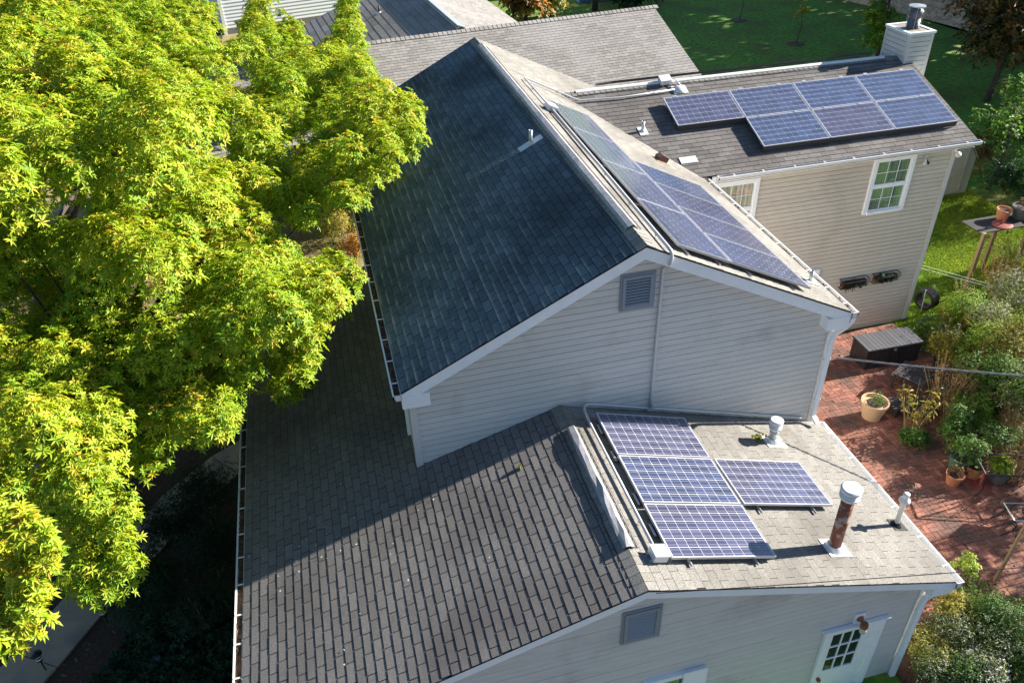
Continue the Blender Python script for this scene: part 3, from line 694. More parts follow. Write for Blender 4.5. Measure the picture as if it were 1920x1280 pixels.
def panel(Mx, label, group):
    o = empty('solar_panel', label, 'solar panel', group=group); o.matrix_world = Mx
    for nm, me, kd in (('frame', PM[0], None), ('back_sheet', PM[1], None), ('cells', PM[2], 'stuff')):
        c = bpy.data.objects.new(nm, me); C.objects.link(c); c.parent = o
        if kd: c['kind'] = kd
    return o
def pmat(Mx, u, v, h, rot):
    # panel local: x long side, y short side; rot=1: long side runs downhill
    P = Mx @ Vector((u, v, h)); U = (Mx.to_3x3() @ Vector((1, 0, 0))); V = (Mx.to_3x3() @ Vector((0, 1, 0))); 
    X, Y = (V, U) if rot else (U, V); n = X.cross(Y)
    if n.z < 0:
        P = P + Y*SP; Y = -Y; n = X.cross(Y)
    return frame(P, X, Y, n)
def rails(Mx, spans, h, feet_every, lbl, side='u'):
    """two rails per run under the panels, with clamps and feet; spans: (u0,u1,v)"""
    o = empty('panel_rails', lbl, 'mounting rails')
    for (a, b) in spans:
        m = MB(); P, Q = Mx @ Vector((*a, h-.055)), Mx @ Vector((*b, h-.055)); m.tube([P, Q], .02, 4); obj('rail', m, M['alu'], o)
        n = max(2, int((Q-P).length/feet_every))
        for k in range(n):
            p = P.lerp(Q, (k+.3)/n) ; f = MB(); R3 = Mx.to_3x3().to_4x4(); f.cbox((0, 0, -.03), (.05, .03, .06), T(*p) @ R3); f.cbox((0, 0, -.055), (.1, .12, .012), T(*p) @ R3); obj('foot', f, M['galv'], o)
    return o
# front roof: column of three plus one to the right
DB, Y0, HBp = .494, -.075, .127
names_b = ['nearest the upper wall, its top strip in shade', 'middle one of the stacked three', 'lowest of the stack, by the junction box']
for k in range(3): panel(pmat(PB_r, Y0 - SP*(k+1) - GP*k, DB, HBp, 1), 'solar panel on the front roof, ' + names_b[k], 'solar panels on the front roof')
panel(pmat(PB_r, Y0 - SP*3 - GP*2 + SP + GP, DB + LP + .05, HBp, 1), 'solar panel set alone to the right of the stack on the front roof', 'solar panels on the front roof')
rails(PB_r, [((Y0+.02, DB+.3), (Y0-3.08, DB+.3)), ((Y0+.02, DB+1.35), (Y0-3.08, DB+1.35)), ((Y0-.95, DB+2.0), (Y0-2.1, DB+2.0)), ((Y0-.95, DB+3.0), (Y0-2.1, DB+3.0))], HBp-.03, 1.0, 'metal rails and feet under the panels of the low front roof')
# upper roof: four landscape by the ridge, four portrait below
AU, AV, HAp = .598, .195, .115
ordn = ['nearest the front gable', 'second from the front gable', 'third from the front gable', 'farthest from the front gable']
for k in range(4): panel(pmat(PA_r, AV + k*(LP+GP), AU, HAp, 0), 'solar panel in the column beside the upper ridge, ' + ordn[k], 'solar panels on the upper roof')
for k in range(4): panel(pmat(PA_r, AV + .01 + k*(SP+.035), AU+SP+.03, HAp, 1), 'solar panel in the column beside the right gutter, ' + ordn[k], 'solar panels on the upper roof')
rails(PA_r, [((AV-.06, AU+.2), (AV+6.7, AU+.2)), ((AV-.06, AU+.8), (AV+6.7, AU+.8)), ((AV-.1, AU+1.4), (AV+4.1, AU+1.4)), ((AV-.1, AU+2.3), (AV+4.1, AU+2.3))], HAp-.03, .8, 'metal rails and feet under the panels of the upper roof')
# rear wing: four above, three below and one more row, shifted right
CU, CV, HCp = 3.64, .747, .17
o4 = ['leftmost', 'second from the left', 'third from the left', 'beside the chimney']
for k in range(4): panel(pmat(PC, CU + k*(LP+GP), CV, HCp, 0), 'solar panel in the upper row of the rear wing, ' + o4[k], 'solar panels on the rear wing')
o3 = ['leftmost of three', 'middle of three', 'rightmost of three by the rake']
for k in range(3): panel(pmat(PC, CU + (k+1)*(LP+GP), CV+SP+GP, HCp, 0), 'solar panel in the lower row of the rear wing, ' + o3[k], 'solar panels on the rear wing')
rails(PC, [((CU, CV+.2), (CU+6.68, CV+.2)), ((CU, CV+.8), (CU+6.68, CV+.8)), ((CU+1.7, CV+1.25), (CU+6.68, CV+1.25)), ((CU+1.7, CV+1.8), (CU+6.68, CV+1.8))], HCp-.03, 1.0, 'metal rails and feet under the panels of the rear wing')
sk = MB(); sk.box((CU, CV+SP+.004, .02), (CU+LP, CV+SP+.012, HCp-.004), PC); sk.box((CU+LP+GP, CV+2*SP+GP+.004, .02), (CU+4*LP+3*GP, CV+2*SP+GP+.012, HCp-.004), PC)
tag(obj('panel_skirt', sk, M['blackmat']), 'black skirt closing the lower edge of the rear wing panels', 'skirt')
bkp = MB(); q = 2.7
bkp.box((q, .10, .13), (q+7.0, 1.3, .17), PCn); tag(obj('dark_array', bkp, M['black']), 'black edge of the panel array on the back slope behind the white ridge', 'solar panels')
# small white clamps between the panels
cl = MB()
for k in range(3):
    for uu in (.35, 1.25): cl.cbox((CU+(k+1)*(LP+GP)+uu, CV+SP+.01, HCp+.004), (.07, .04, .012), PC)
for k in range(4):
    for uu in (.3, 1.3): cl.cbox((CU+k*(LP+GP)+uu, CV-.015, HCp-.004), (.1, .05, .02), PC)
tag(obj('panel_clamps', cl, M['galv']), 'small bright clamps holding the rear wing panels', 'clamps', kind='stuff')

# ------------------------------------------------------------------ roof pipes, vents and boxes
def rp(Mx, u, v, h=0.0): return Mx @ Vector((u, v, h))
def onB(x, y): return Vector((x, y, zB(x)))
def storm_vent(x, y, h, label, red=False, rr=.075):
    o = empty('roof_vent', label, 'roof vent', onB(x, y)); 
    f = MB(); f.box((-.17, -.17, .012), (.22, .17, .02), Matrix.Rotation(math.atan(SBR), 4, 'Y')); f.lathe([(rr+.05, .0), (rr+.045, .05), (rr+.01, .11)], 18); obj('flashing', f, M['pvc'], o)
    p = MB(); p.smooth = True; p.lathe([(rr, 0), (rr, h*.45), (rr+.005, h*.46), (rr, h*.47), (rr, h-.16)], 18); obj('pipe', p, M['rust'] if red else M['galv'], o)
    c = MB(); c.smooth = False; R_ = rr + (.05 if red else .035)
    c.lathe([(rr, h-.2), (R_-.01, h-.19), (R_, h-.15), (R_-.02, h-.14), (R_, h-.10), (R_-.02, h-.09), (R_+.005, h-.05), (R_+.005, h-.015), (R_-.015, h), (.01, h+.004)], 24); obj('cap', c, M['galv_white'], o)
M['galv_white'] = simple('pale_galvanised_cap', (.68, .70, .72), .4, metal=.15)
storm_vent(2.394, -.445, .50, 'short vent with ribbed pale cap and mossy base near the upper wall')
storm_vent(2.023, -2.843, 1.25, 'tall vent pipe with rusty red body and white ribbed cap', True, .09)
o = empty('vent_pipe', 'slim white plastic vent pipe with flared collar near the right gutter', 'vent pipe', onB(3.51, -2.38))
p = MB(); p.smooth = True; p.lathe([(.038, 0), (.038, .62), (.036, .70)], 14); obj('pipe', p, M['pvc'], o)
p = MB(); p.smooth = True; p.lathe([(.04, .52), (.085, .54), (.085, .57), (.05, .6), (.04, .66), (.048, .67), (.048, .70), (.01, .705)], 16); obj('collar', p, M['pvc'], o)
p = MB(); p.lathe([(.10, .0), (.09, .03), (.045, .08)], 16, Matrix.Rotation(math.atan(SBR), 4, 'Y')); p.box((-.1, -.12, .01), (.15, .12, .018), Matrix.Rotation(math.atan(SBR), 4, 'Y')); obj('boot', p, M['black'], o)
def small_pipe(P, h, r_, ang_m, label, fl=(.28, .2), mt='galv'):
    o = empty('vent_pipe', label, 'vent pipe', P); b = MB(); b.smooth = True; b.lathe([(r_, -.02), (r_, h), (r_*.8, h), (r_*.8, h-.03)], 14); obj('pipe', b, M[mt], o)
    Mr = ang_m.to_3x3().to_4x4(); q = MB(); q.box((-fl[1]/2, -fl[0]/2, .014), (fl[1]/2, fl[0]/2, .022), Mr); q.lathe([(r_+.03, .015), (r_+.005, .06)], 12); obj('flashing', q, M['galv_white'], o); return o
small_pipe(Vector((-.408, 4.69, zAl(-.408))), .27, .035, PA_l, 'short grey vent pipe on the shaded side of the upper ridge', (.5, .2))
small_pipe(Vector((3.42, .84, zAl(3.42))), .22, .032, PA_r, 'short grey vent pipe beside the right gutter of the upper roof')
small_pipe(Vector((2.867, 7.07, HC-SC*(YCR-7.07))), .24, .035, PC, 'short grey vent pipe on the rear wing roof left of the panels')
# pale streak washed down below the ridge pipe
st = MB(); s0 = .408*math.hypot(1, SL); st.add([(4.60, s0+.2, .0185), (4.80, s0+.2, .0185), (4.86, s0+.75, .0185), (4.80, s0+1.35, .0185), (4.76, s0+1.35, .0185), (4.62, s0+.75, .0185)], [(0,1,2,3,4,5)], PA_l)
stm = bpy.data.materials.new('wash_streak'); stm.use_nodes = True; nn = stm.node_tree.nodes; ll = stm.node_tree.links; pb = nn['Principled BSDF']; pb.inputs['Base Color'].default_value = (.34, .36, .36, 1); pb.inputs['Roughness'].default_value = .9
tz = nn.new('ShaderNodeTexNoise'); tz.inputs['Scale'].default_value = 14; g3 = nn.new('ShaderNodeNewGeometry'); ll.new(g3.outputs['Position'], tz.inputs[0]); mr3 = nn.new('ShaderNodeMapRange'); ll.new(tz.outputs[0], mr3.inputs[0]); mr3.inputs[1].default_value = .3; mr3.inputs[2].default_value = .7
mr3.inputs[3].default_value = .2; mr3.inputs[4].default_value = .75; ll.new(mr3.outputs[0], pb.inputs['Alpha'])
obj('wash_streak', st, stm, house, label='pale streak washed down from the ridge pipe flashing')
def slant_vent(P, Mx, label):
    o = empty('box_vent', label, 'box vent', P); R3 = Mx.to_3x3().to_4x4()
    b = MB(); b.prism([(-.11, -.11, .02), (-.11, .11, .02), (-.11, .11, .13), (-.11, -.04, .15), (-.11, -.11, .09)], (.22, 0, 0), R3); obj('hood', b, simple('brown_vent', (.11, .05, .045), .6), o)
    b = MB(); b.box((-.16, -.16, .012), (.16, .18, .02), R3); obj('flange', b, M['terra_pale'], o)
slant_vent(rp(PA_r, 8.28, 2.15), PA_r, 'small brown box vent at the far end of the sunlit upper slope')
slant_vent(rp(PA_r, 5.63, 3.0), PA_r, 'small brown box vent beside the valley of the upper slope')
slant_vent(Vector((3.2, 19.1, 4.36)), rplane((0, 0, 0), (1, .115, 0), (.045, -.99, -.42)), 'brown box vent on the neighbour roof just over the ridge')
m = MB(); m.box((-.2, -.1, .02), (.2, .1, .026), T(*rp(PC, 3.55, 2.7)) @ PC.to_3x3().to_4x4()); tag(obj('metal_patch', m, M['galv_white']), 'flat pale metal patch on the rear wing shingles', 'roof patch')

def jbox(P, d, label, Mx):
    o = empty('junction_box', label, 'junction box', P); R3 = Mx.to_3x3().to_4x4()
    obj('body', MB().cbox((0, 0, d[2]/2+.03), d, R3), M['galv_white'], o); obj('lid', MB().cbox((0, 0, d[2]+.036), (d[0]+.02, d[1]+.02, .012), R3), M['pvc'], o)
    b = MB(); b.cbox((-d[0]*.3, 0, .015), (.03, d[1]+.06, .03), R3); b.cbox((d[0]*.3, 0, .015), (.03, d[1]+.06, .03), R3); obj('bracket', b, M['galv'], o)
jbox(rp(PA_r, 6.35, .5), (.26, .2, .1), 'white junction box at the far end of the conduit along the upper ridge', PA_r)
jbox(rp(PB_r, -2.98, .35), (.20, .20, .11), 'white junction box at the lower left corner of the front roof panels', PB_r)
jbox(rp(PC, 3.97, .03), (.26, .2, .12), 'pale junction box sitting on the white ridge of the rear wing', PC)
o = empty('roof_dome', 'round white dome fitting beside the top left panel of the rear wing', 'roof fitting', rp(PC, 4.25, .34)); b = MB(); b.smooth = True; b.lathe([(.16, .02), (.15, .05), (.1, .09), (.02, .11)], 18, PC.to_3x3().to_4x4()); obj('dome', b, M['pvc'], o); b = MB(); b.cbox((0, 0, .02), (.36, .3, .01), PC.to_3x3().to_4x4()); obj('base', b, M['galv_white'], o)
# conduits
def conduit(pts, label, rad=.016, straps=(), name='conduit', mt='conduit'):
    o = empty(name, label, name.replace('_', ' '), pts[0]); P0 = Vector(pts[0]); q = [Vector(p) - P0 for p in pts]
    sm = [q[0]]
    for i in range(1, len(q)-1):                 # round the corners
        a, b, c = q[i-1], q[i], q[i+1]; ra = min(.09, (a-b).length*.4); rc = min(.09, (c-b).length*.4); p, s_ = b + (a-b).normalized()*ra, b + (c-b).normalized()*rc
        sm += [p, p*.25+b*.5+s_*.25, s_]
    sm.append(q[-1]); b = MB(); b.smooth = True; b.tube(sm, rad, 10); obj('tube', b, M[mt], o)
    for i in range(len(q)-1):
        L__ = (q[i+1]-q[i]).length; n = int(L__/1.1)
        for k in range(n):
            p = q[i].lerp(q[i+1], (k+.6)/n); s = MB(); s.cbox((0, 0, -.01), (.055, .03, .05) if abs((q[i+1]-q[i]).normalized().y) < .5 else (.05, .03, .05), T(*p)); obj('strap', s, M['galv'], o)
    return o
hA = .07
conduit([rp(PA_r, 6.3, .5, hA), rp(PA_r, 2.3, .42, hA), rp(PA_r, .03, .36, hA), Vector((.385, -.03, 6.80)), Vector((.385, -.03, 6.62)), Vector((.37, YW-.05, 6.45)), Vector((.37, YW-.05, 4.05)), Vector((.37, YW-.05, 3.78))], 'grey conduit along the upper ridge then down the gable wall', .027)
conduit([rp(PA_r, 6.5, .5, hA), rp(PA_r, 8.5, .5, hA), rp(PC, 1.72, .36, .06), rp(PC, 2.75, .42, .06), rp(PC, 4.1, .36, .06)], 'grey conduit crossing from the upper ridge to the rear wing', .018)
conduit([rp(PC, 4.05, .03, .1), rp(PC, 4.2, .03, .12), rp(PC, 4.27, .28, .1)], 'short conduit from the ridge box to the round dome', .014)
zc = lambda x: zB(x) + .09
conduit([Vector((3.35, YW-.04, zc(3.35))), Vector((.37, YW-.04, zc(.37))), Vector((-.78, YW-.05, zc(-.78)+.02)), rp(PB_r, .02, .33, .1), rp(PB_r, -.3, .33, .08), rp(PB_r, -2.9, .34, .08)], 'pale blue conduit bending off the wall foot and down beside the panels', .022)
jb = MB().cbox((.37, YW-.045, zc(.37)), (.12, .05, .07)); tag(obj('conduit_tee', jb, M['conduit']), 'small tee box where the wall conduits meet', 'conduit fitting')
# black optimiser units under the left edge of the front panels
for k, yy in enumerate((-.42, -1.05, -1.95, -2.55)):
    o = empty('micro_inverter', ['small inverter tucked under the top left panel edge', 'small inverter with bright bracket under the first panel seam', 'small inverter under the middle panel edge', 'small inverter just above the junction box'][k], 'inverter', rp(PB_r, yy, .5, .05), group='inverters along the front panel edge')
    R3 = PB_r.to_3x3().to_4x4(); obj('body', MB().cbox((0, 0, 0), (.2, .12, .03), R3), M['blackmat'], o); obj('bracket', MB().cbox((0, -.04, .02), (.22, .03, .015), R3), M['alu'], o)

# moss, specks and litter lying on the roofs
def blob(P, r_, h, n=9):
    b = MB(); b.smooth = True
    for k in range(n):
        a = rnd.uniform(0, 6.3); q = rnd.uniform(0, r_); rr = rnd.uniform(.35, .6)*r_
        b.lathe([(rr, 0), (rr*.8, h*.6), (rr*.3, h)], 9, T(P[0]+q*math.cos(a), P[1]+q*math.sin(a), P[2]+.008))
    return b
tag(obj('moss_patch', blob(onB(2.12, -.42), .11, .03, 12), M['moss']), 'yellow green moss at the foot of the short roof vent', 'moss')
tag(obj('moss_patch', blob(onB(2.3, -.3), .05, .03, 6), M['moss']), 'small moss tuft left of the short roof vent base', 'moss')
tag(obj('moss_clump', blob(Vector((-2.12, -.72, zB(-2.12))), .035, .06, 8), M['moss']), 'round ochre moss clump on the sunlit front roof', 'moss')
m = MB()
for k in range(240):
    x = rnd.gauss(-5.2, .8) if k < 205 else rnd.uniform(-6.2, -1.6); y = rnd.gauss(0.2, 1.6) if k < 205 else rnd.uniform(-3.3, 0)
    if y < -.9 and k % 5: continue
    if not (-6.4 < x < -1.4 and -3.4 < y < 6.5) or (x > XWL-.05 and y > YW-.1): continue
    s = rnd.uniform(.003, .007); m.add([(-s*2, -s*.6, 0), (s*2, -s*.6, 0), (s*2, s*.6, .004), (-s*2, s*.6, .004)], [(0,1,2,3)], T(x, y, zB(x)+.022) @ RZ(rnd.uniform(0, 6)), rnd.random())
tag(obj('litter_specks', m, M['speck']), 'pale bits of litter scattered over the shaded low roof', 'litter', kind='stuff')

# ------------------------------------------------------------------ overhead cables
a = Vector((3.68, .25, 4.05)); b = Vector((6.56, -1.07, 4.0)); d = b - a
o = empty('service_cable', 'twisted grey service cable running from the upper wall corner out to the right', 'cable', a)
for k in range(3):
    pts = []
    for i in range(90):
        t = i/89*2.4; w_ = i*.9 + k*2.1; pts.append(d*t + Vector((0, .014*math.cos(w_), .014*math.sin(w_) - .10*t*(1-t/1.2)*1.0)))
    t_ = MB(); t_.tube(pts, .0075, 5); obj('strand', t_, M['cable'], o)
a = Vector((-1.1, -LB-.02, 4.08)); b = Vector((3.65, -4.34, 4.0)); d = b-a
o = empty('thin_wire', 'thin black wire from the front gable peak stretching right over the gutter', 'wire', a); t_ = MB(); t_.tube([d*(i/30*2.2) + Vector((0, 0, -.05*(i/30)*(1-i/30)*4)) for i in range(31)], .006, 5); obj('strand', t_, M['black'], o)
o = empty('washing_line', 'pale twin line running from the rear wing corner over the side lawn', 'line', (10.35, 5.8, 1.6)); t_ = MB(); t_.tube([(0, 0, 0), (2.6, -.5, -.9)], .0035, 4); t_.tube([(0, .05, .08), (2.6, -.6, -.8)], .0035, 4); obj('strand', t_, M['pvc'], o)

# ------------------------------------------------------------------ leaves
def leaves(P, D, N, L, Wd, R, name, mt, parent=None, kind=None, droop=.25):
    """one folded leaf (2 tris... 4 verts) at every P pointing D with face normal N"""
    n = len(P); D = D/np.linalg.norm(D, axis=1, keepdims=True); Sd = np.cross(D, N); Sd /= np.linalg.norm(Sd, axis=1, keepdims=True)+1e-9; Nn = np.cross(Sd, D)
    L = L[:, None]; Wd = Wd[:, None]
    v = np.empty((n, 4, 3)); v[:, 0] = P; v[:, 1] = P + D*L*.5 + Sd*Wd*.5 + Nn*Wd*.18; v[:, 2] = P + D*L - Nn*L*droop*.6; v[:, 2, 2] -= L[:, 0]*droop*.4; v[:, 3] = P + D*L*.5 - Sd*Wd*.5 + Nn*Wd*.18
    me = bpy.data.meshes.new(name); me.vertices.add(4*n); me.vertices.foreach_set('co', v.reshape(-1))
    idx = np.arange(n)[:, None]*4; f = np.concatenate([idx + [0, 1, 2], idx + [0, 2, 3]], axis=1).reshape(-1)
    me.loops.add(6*n); me.loops.foreach_set('vertex_index', f.astype(np.int32)); me.polygons.add(2*n)
    me.polygons.foreach_set('loop_start', np.arange(0, 6*n, 3, dtype=np.int32))
    at_ = me.attributes.new('rnd', 'FLOAT', 'POINT'); at_.data.foreach_set('value', np.repeat(np.clip(R, 0, 1), 4).astype(np.float32))
    me.update(calc_edges=True); me.validate()
    return obj(name, me, M[mt], parent, kind=kind)
def sph(n, rg=NR):
    v = rg.normal(size=(n, 3)); return v/np.linalg.norm(v, axis=1, keepdims=True)
def whorls(lobes, per_m2, nleaf, ll, lw, tone=.5, spread=.18, surf=.75, tonevar=.12):
    """clusters of leaves at shoot tips spread over and inside every lobe"""
    Ps, Ds, Ns, Ls, Ws, Rs = [], [], [], [], [], []
    for lb in lobes:
        c = np.array(lb[:3]); r_ = lb[3]; n = int(per_m2*12.57*r_*r_); 
        d = sph(n); d[:, 2] = np.where(d[:, 2] < -.35, -d[:, 2], d[:, 2]); rad = r_*(surf + (1.08-surf)*NR.random(n)**.6) * np.array(lb[4] if len(lb) > 4 else 1.0)
        wob = 1 + .32*np.sin(d[:, 0]*5 + c[0]*3) * np.cos(d[:, 1]*4 + c[1]*2) + NR.normal(size=n)*.10
        cen = c + d*(rad*wob)[:, None]
        ax = d*.75 + np.array([.12, 0, .55]) + NR.normal(size=(n, 3))*.25; ax /= np.linalg.norm(ax, axis=1, keepdims=True)
        t1 = np.cross(ax, NR.normal(size=(n, 3))); t1 /= np.linalg.norm(t1, axis=1, keepdims=True); t2 = np.cross(ax, t1)
        wt = tone + NR.normal(size=n)*tonevar + NR.normal()*.05 + .05*d[:, 2]
        for k in range(nleaf):
            a = 2*math.pi*k/nleaf + NR.random(n)*.5; rad_d = t1*np.cos(a)[:, None] + t2*np.sin(a)[:, None]
            dd = rad_d + ax*(.15 + .45*NR.random(n))[:, None]
            Ps.append(cen + NR.normal(size=(n, 3))*.008); Ds.append(dd); Ns.append(ax); Ls.append(ll*(.65+.6*NR.random(n))); Ws.append(lw*(.7+.5*NR.random(n))); Rs.append(wt + NR.normal(size=n)*spread*.5)
    return [np.concatenate(q) for q in (Ps, Ds, Ns, Ls, Ws, Rs)]
def trunk_mesh(base, top, r0, limbs, r1=None):
    b = MB(); b.smooth = True; base = Vector(base); top = Vector(top); mid = base.lerp(top, .5) + Vector((.1, -.1, 0))
    b.tube([base, base.lerp(mid, .5), mid, top], [r0*1.25, r0, r0*.8, r0*.5], 10)
    for l in limbs:
        l = Vector(l); s = base.lerp(top, rnd.uniform(.45, .95))
        if (l - s).length > 5.0: continue
        k = s.lerp(l, .5) + Vector((rnd.uniform(-.2, .2), rnd.uniform(-.2, .2), -.15*(l-s).length*.4))
        b.tube([s, s.lerp(k, .5), k, l], [r0*.34, r0*.22, r0*.12, .012], 6)
    return b

# ------------------------------------------------------------------ the big tree(s) on the left
POLY = [(-60, -60), (395, -60), (400, 50), (425, 95), (455, 60), (470, -40), (505, -20), (520, 60), (540, 20), (562, 30), (575, 90), (620, 90), (640, -30), (672, -20), (680, 60), (700, 130), (735, 175), (800, 190), (795, 260), (775, 310), (735, 330), (700, 365), (688, 400), (640, 400), (600, 430), (650, 470), (676, 505), (680, 550), (640, 600), (605, 640), (590, 700), (570, 745), (500, 760), (480, 720), (462, 760), (430, 825), (380, 845), (345, 830), (310, 870), (290, 925), (240, 990), (270, 1040), (235, 1130), (180, 1140), (130, 1100), (110, 1010), (70, 950), (-60, 960)]
def inside(u, v, P):
    c = False; j = len(P)-1
    for i in range(len(P)):
        (x1, y1), (x2, y2) = P[i], P[j]
        if (y1 > v) != (y2 > v) and u < (x2-x1)*(v-y1)/(y2-y1)+x1: c = not c
        j = i
    return c
def edge_dist(u, v, P):
    best = 1e9
    for i in range(len(P)):
        a = np.array(P[i-1], float); b = np.array(P[i], float); p = np.array((u, v)); t = np.clip((p-a)@(b-a)/((b-a)@(b-a)), 0, 1); best = min(best, np.linalg.norm(p-a-(b-a)*t))
    return best
ZC = [(250, 250, 8.6), (50, 50, 8.6), (50, 300, 8.8), (400, 60, 7), (660, 80, 6.3), (500, 20, 6), (780, 220, 7.1), (720, 300, 6.9), (640, 540, 5.4), (560, 720, 4.7), (450, 760, 4.7), (400, 600, 6.2), (250, 450, 7.6), (100, 650, 4.9), (250, 700, 5.2), (60, 800, 5.4), (200, 800, 5.0), (270, 880, 4.3), (180, 1050, 3.0), (330, 820, 4.8), (150, 560, 5.6), (500, 480, 6.0)]
def zfield(u, v):
    w = [(1/((u-a)**2+(v-b)**2+400)**1.3, c) for a, b, c in ZC]; return sum(p*c for p, c in w)/sum(p for p, c in w)
HOLES = [(290, 585, 20), (555, 440, 18), (500, 405, 12), (645, 440, 44), (225, 545, 8), (125, 535, 10), (520, 690, 18), (30, 600, 14), (590, 480, 18), (455, 150, 16), (430, 300, 14), (300, 400, 12), (560, 300, 12), (110, 410, 14), (245, 905, 24), (60, 890, 16), (150, 420, 10), (375, 700, 14)]
lobes = []; pts_uv = []
for tr_ in range(9000):
    u = rnd.uniform(-50, 800); v = rnd.uniform(-50, 1140)
    if not inside(u, v, POLY): continue
    ed = edge_dist(u, v, POLY)
    z = zfield(u, v); dist = project(onz(u, v, z))[2]; ppm = FPX/dist
    r_ = rnd.uniform(.34, .62)*(1.12 if z > 7 else 1); rp_ = r_*ppm
    if ed < rp_*.95:
        r_ = ed/ppm*.95
        if r_ < .17: continue
        rp_ = r_*ppm
    if any((u-a)**2+(v-b)**2 < (c+rp_*.75)**2 for a, b, c in HOLES): continue
    if any((u-a)**2+(v-b)**2 < ((rp_+c)*.42)**2 for a, b, c in pts_uv): continue
    pts_uv.append((u, v, rp_)); P = onz(u, v, z + rnd.uniform(-.55, .35)); lobes.append((*P, r_))
    if ed > rp_*.9: P2 = onz(u+rnd.uniform(-22, 22), v+rnd.uniform(-22, 22), z - rnd.uniform(.8, 1.8)); lobes.append((*P2, r_))
back = [l for l in lobes if l[1] > 6.5]; front = [l for l in lobes if l[1] <= 6.5]
def big_tree(lbs, base, top, label, per=40, nl=7, ll=.100, lw=.032, tone=.67):
    t = empty('broadleaf_tree', label, 'tree', base, group='broad yellow green trees left of the house'); B0 = np.array(base)
    l2 = [(l[0]-B0[0], l[1]-B0[1], l[2]-B0[2], *l[3:]) for l in lbs]
    leaves(*whorls(l2, per, nl, ll, lw, tone, .25), 'crown', 'leaf_big', t)
    tops = [(l[0], l[1], l[2]-.25) for l in l2 if l[3] > .3][::7]
    obj('trunk', trunk_mesh((0, 0, 0), Vector(top)-Vector(base), .24, tops), M['bark'], t)
big_tree(back, (-12.9, 11.2, 0), (-9.5, 10.4, 5.6), 'largest tree, its bright crown filling the upper left and hiding the far roof edges', 74, 8)
big_tree(front, (-10.0, 4.6, 0), (-8.2, 3.6, 4.4), 'broad tree whose crown hangs over the shaded low roof and the curved path', 88, 8)
P3 = [(-80, 925), (55, 950), (110, 1000), (117, 1060), (92, 1120), (95, 1165), (65, 1215), (-80, 1260)]
l3 = []
for tr_ in range(1500):
    u = rnd.uniform(-75, 117); v = rnd.uniform(925, 1260)
    if not inside(u, v, P3): continue
    ed = edge_dist(u, v, P3); z = 6.9 + .004*(1100-v); ppm = FPX/project(onz(u, v, z))[2]; r_ = min(rnd.uniform(.2, .34), ed/ppm*.9)
    if r_ < .1 or any((u-a)**2+(v-b)**2 < ((r_*ppm+c)*.55)**2 for a, b, c in [(q[4], q[5], q[6]) for q in l3]): continue
    P = onz(u, v, z+rnd.uniform(-.3, .1)); l3.append((*P, r_, u, v, r_*ppm))
big_tree([q[:4] for q in l3], (-10.6, -4.6, 0), (-8.6, -4.2, 5.6), 'tree at the lower left corner with the brightest nearest leaf clusters', 170, 8, .09, .028, .72)

# ------------------------------------------------------------------ generic garden plants
def shrub(name, P, h, r_, pal, label, cat, n=900, ll=.06, lw=.03, tone=.5, stems=10, stemmat='stem_tan', nl=3, group=None, upright=False, lobn=7, parent_z=0):
    o = empty(name, label, cat, P, group=group)
    lb = []
    for k in range(lobn):
        a = rnd.uniform(0, 6.3); q = r_*rnd.uniform(.1, .62); rr = r_*rnd.uniform(.32, .5); zz = h*rnd.uniform(.35, .85) if not upright else h*rnd.uniform(.25, .95)
        lb.append((q*math.cos(a), q*math.sin(a), max(zz, rr*.6), rr))
    tot = sum(12.57*l[3]**2 for l in lb); per = n/nl/tot
    leaves(*whorls(lb, per, nl, ll, lw, tone, .5, .35, .22), 'foliage', 'leaf_'+pal, o)
    s = MB()
    for k in range(stems):
        a = rnd.uniform(0, 6.3); q = r_*rnd.uniform(.0, .25); l = rnd.choice(lb); tp = Vector((l[0]+rnd.uniform(-.3, .3)*l[3], l[1]+rnd.uniform(-.3, .3)*l[3], l[2]+l[3]*rnd.uniform(0, 1)))
        b0 = Vector((q*math.cos(a), q*math.sin(a), 0)); s.tube([b0, b0.lerp(tp, .5)+Vector((0, 0, h*.08)), tp], [.008, .006, .003], 4, None, rnd.random())
    obj('stems', s, M[stemmat], o, kind='stuff'); return o
def stalks(name, P, h, r_, n, label, cat, pal='brown', mt='stem_tan', nleaf=300, lean=(0, 0), th=.006, ll=.07):
    o = empty(name, label, cat, P); s = MB(); Ps = []; Ds = []
    for k in range(n):
        a = rnd.uniform(0, 6.3); q = r_*rnd.uniform(0, .35); b0 = Vector((q*math.cos(a), q*math.sin(a), 0)); hh = h*rnd.uniform(.6, 1.05)
        tp = b0 + Vector((lean[0]*hh + math.cos(a)*r_*rnd.uniform(.2, 1), lean[1]*hh + math.sin(a)*r_*rnd.uniform(.2, 1), hh)); md = b0.lerp(tp, .5) + Vector((0, 0, hh*.06))
        s.tube([b0, md, tp], [th, th*.8, th*.4], 4, None, rnd.random())
        for j in range(max(1, nleaf//n)):
            t = rnd.uniform(.45, 1.0); p = b0.lerp(md, t*2) if t < .5 else md.lerp(tp, t*2-1); Ps.append(p); Ds.append((rnd.gauss(0, 1), rnd.gauss(0, 1), rnd.uniform(-.6, .4)))
    obj('stems', s, M[mt], o, kind='stuff')
    if Ps:
        n_ = len(Ps); leaves(np.array(Ps), np.array(Ds)+1e-3, NR.normal(size=(n_, 3))+[0, 0, 1.5], ll*(.6+.7*NR.random(n_)), ll*.42*(.7+.5*NR.random(n_)), NR.random(n_), 'foliage', 'leaf_'+pal, o)
    return o
def gz(u, v, z=0): p = onz(u, v, z); return (float(p[0]), float(p[1]), z)
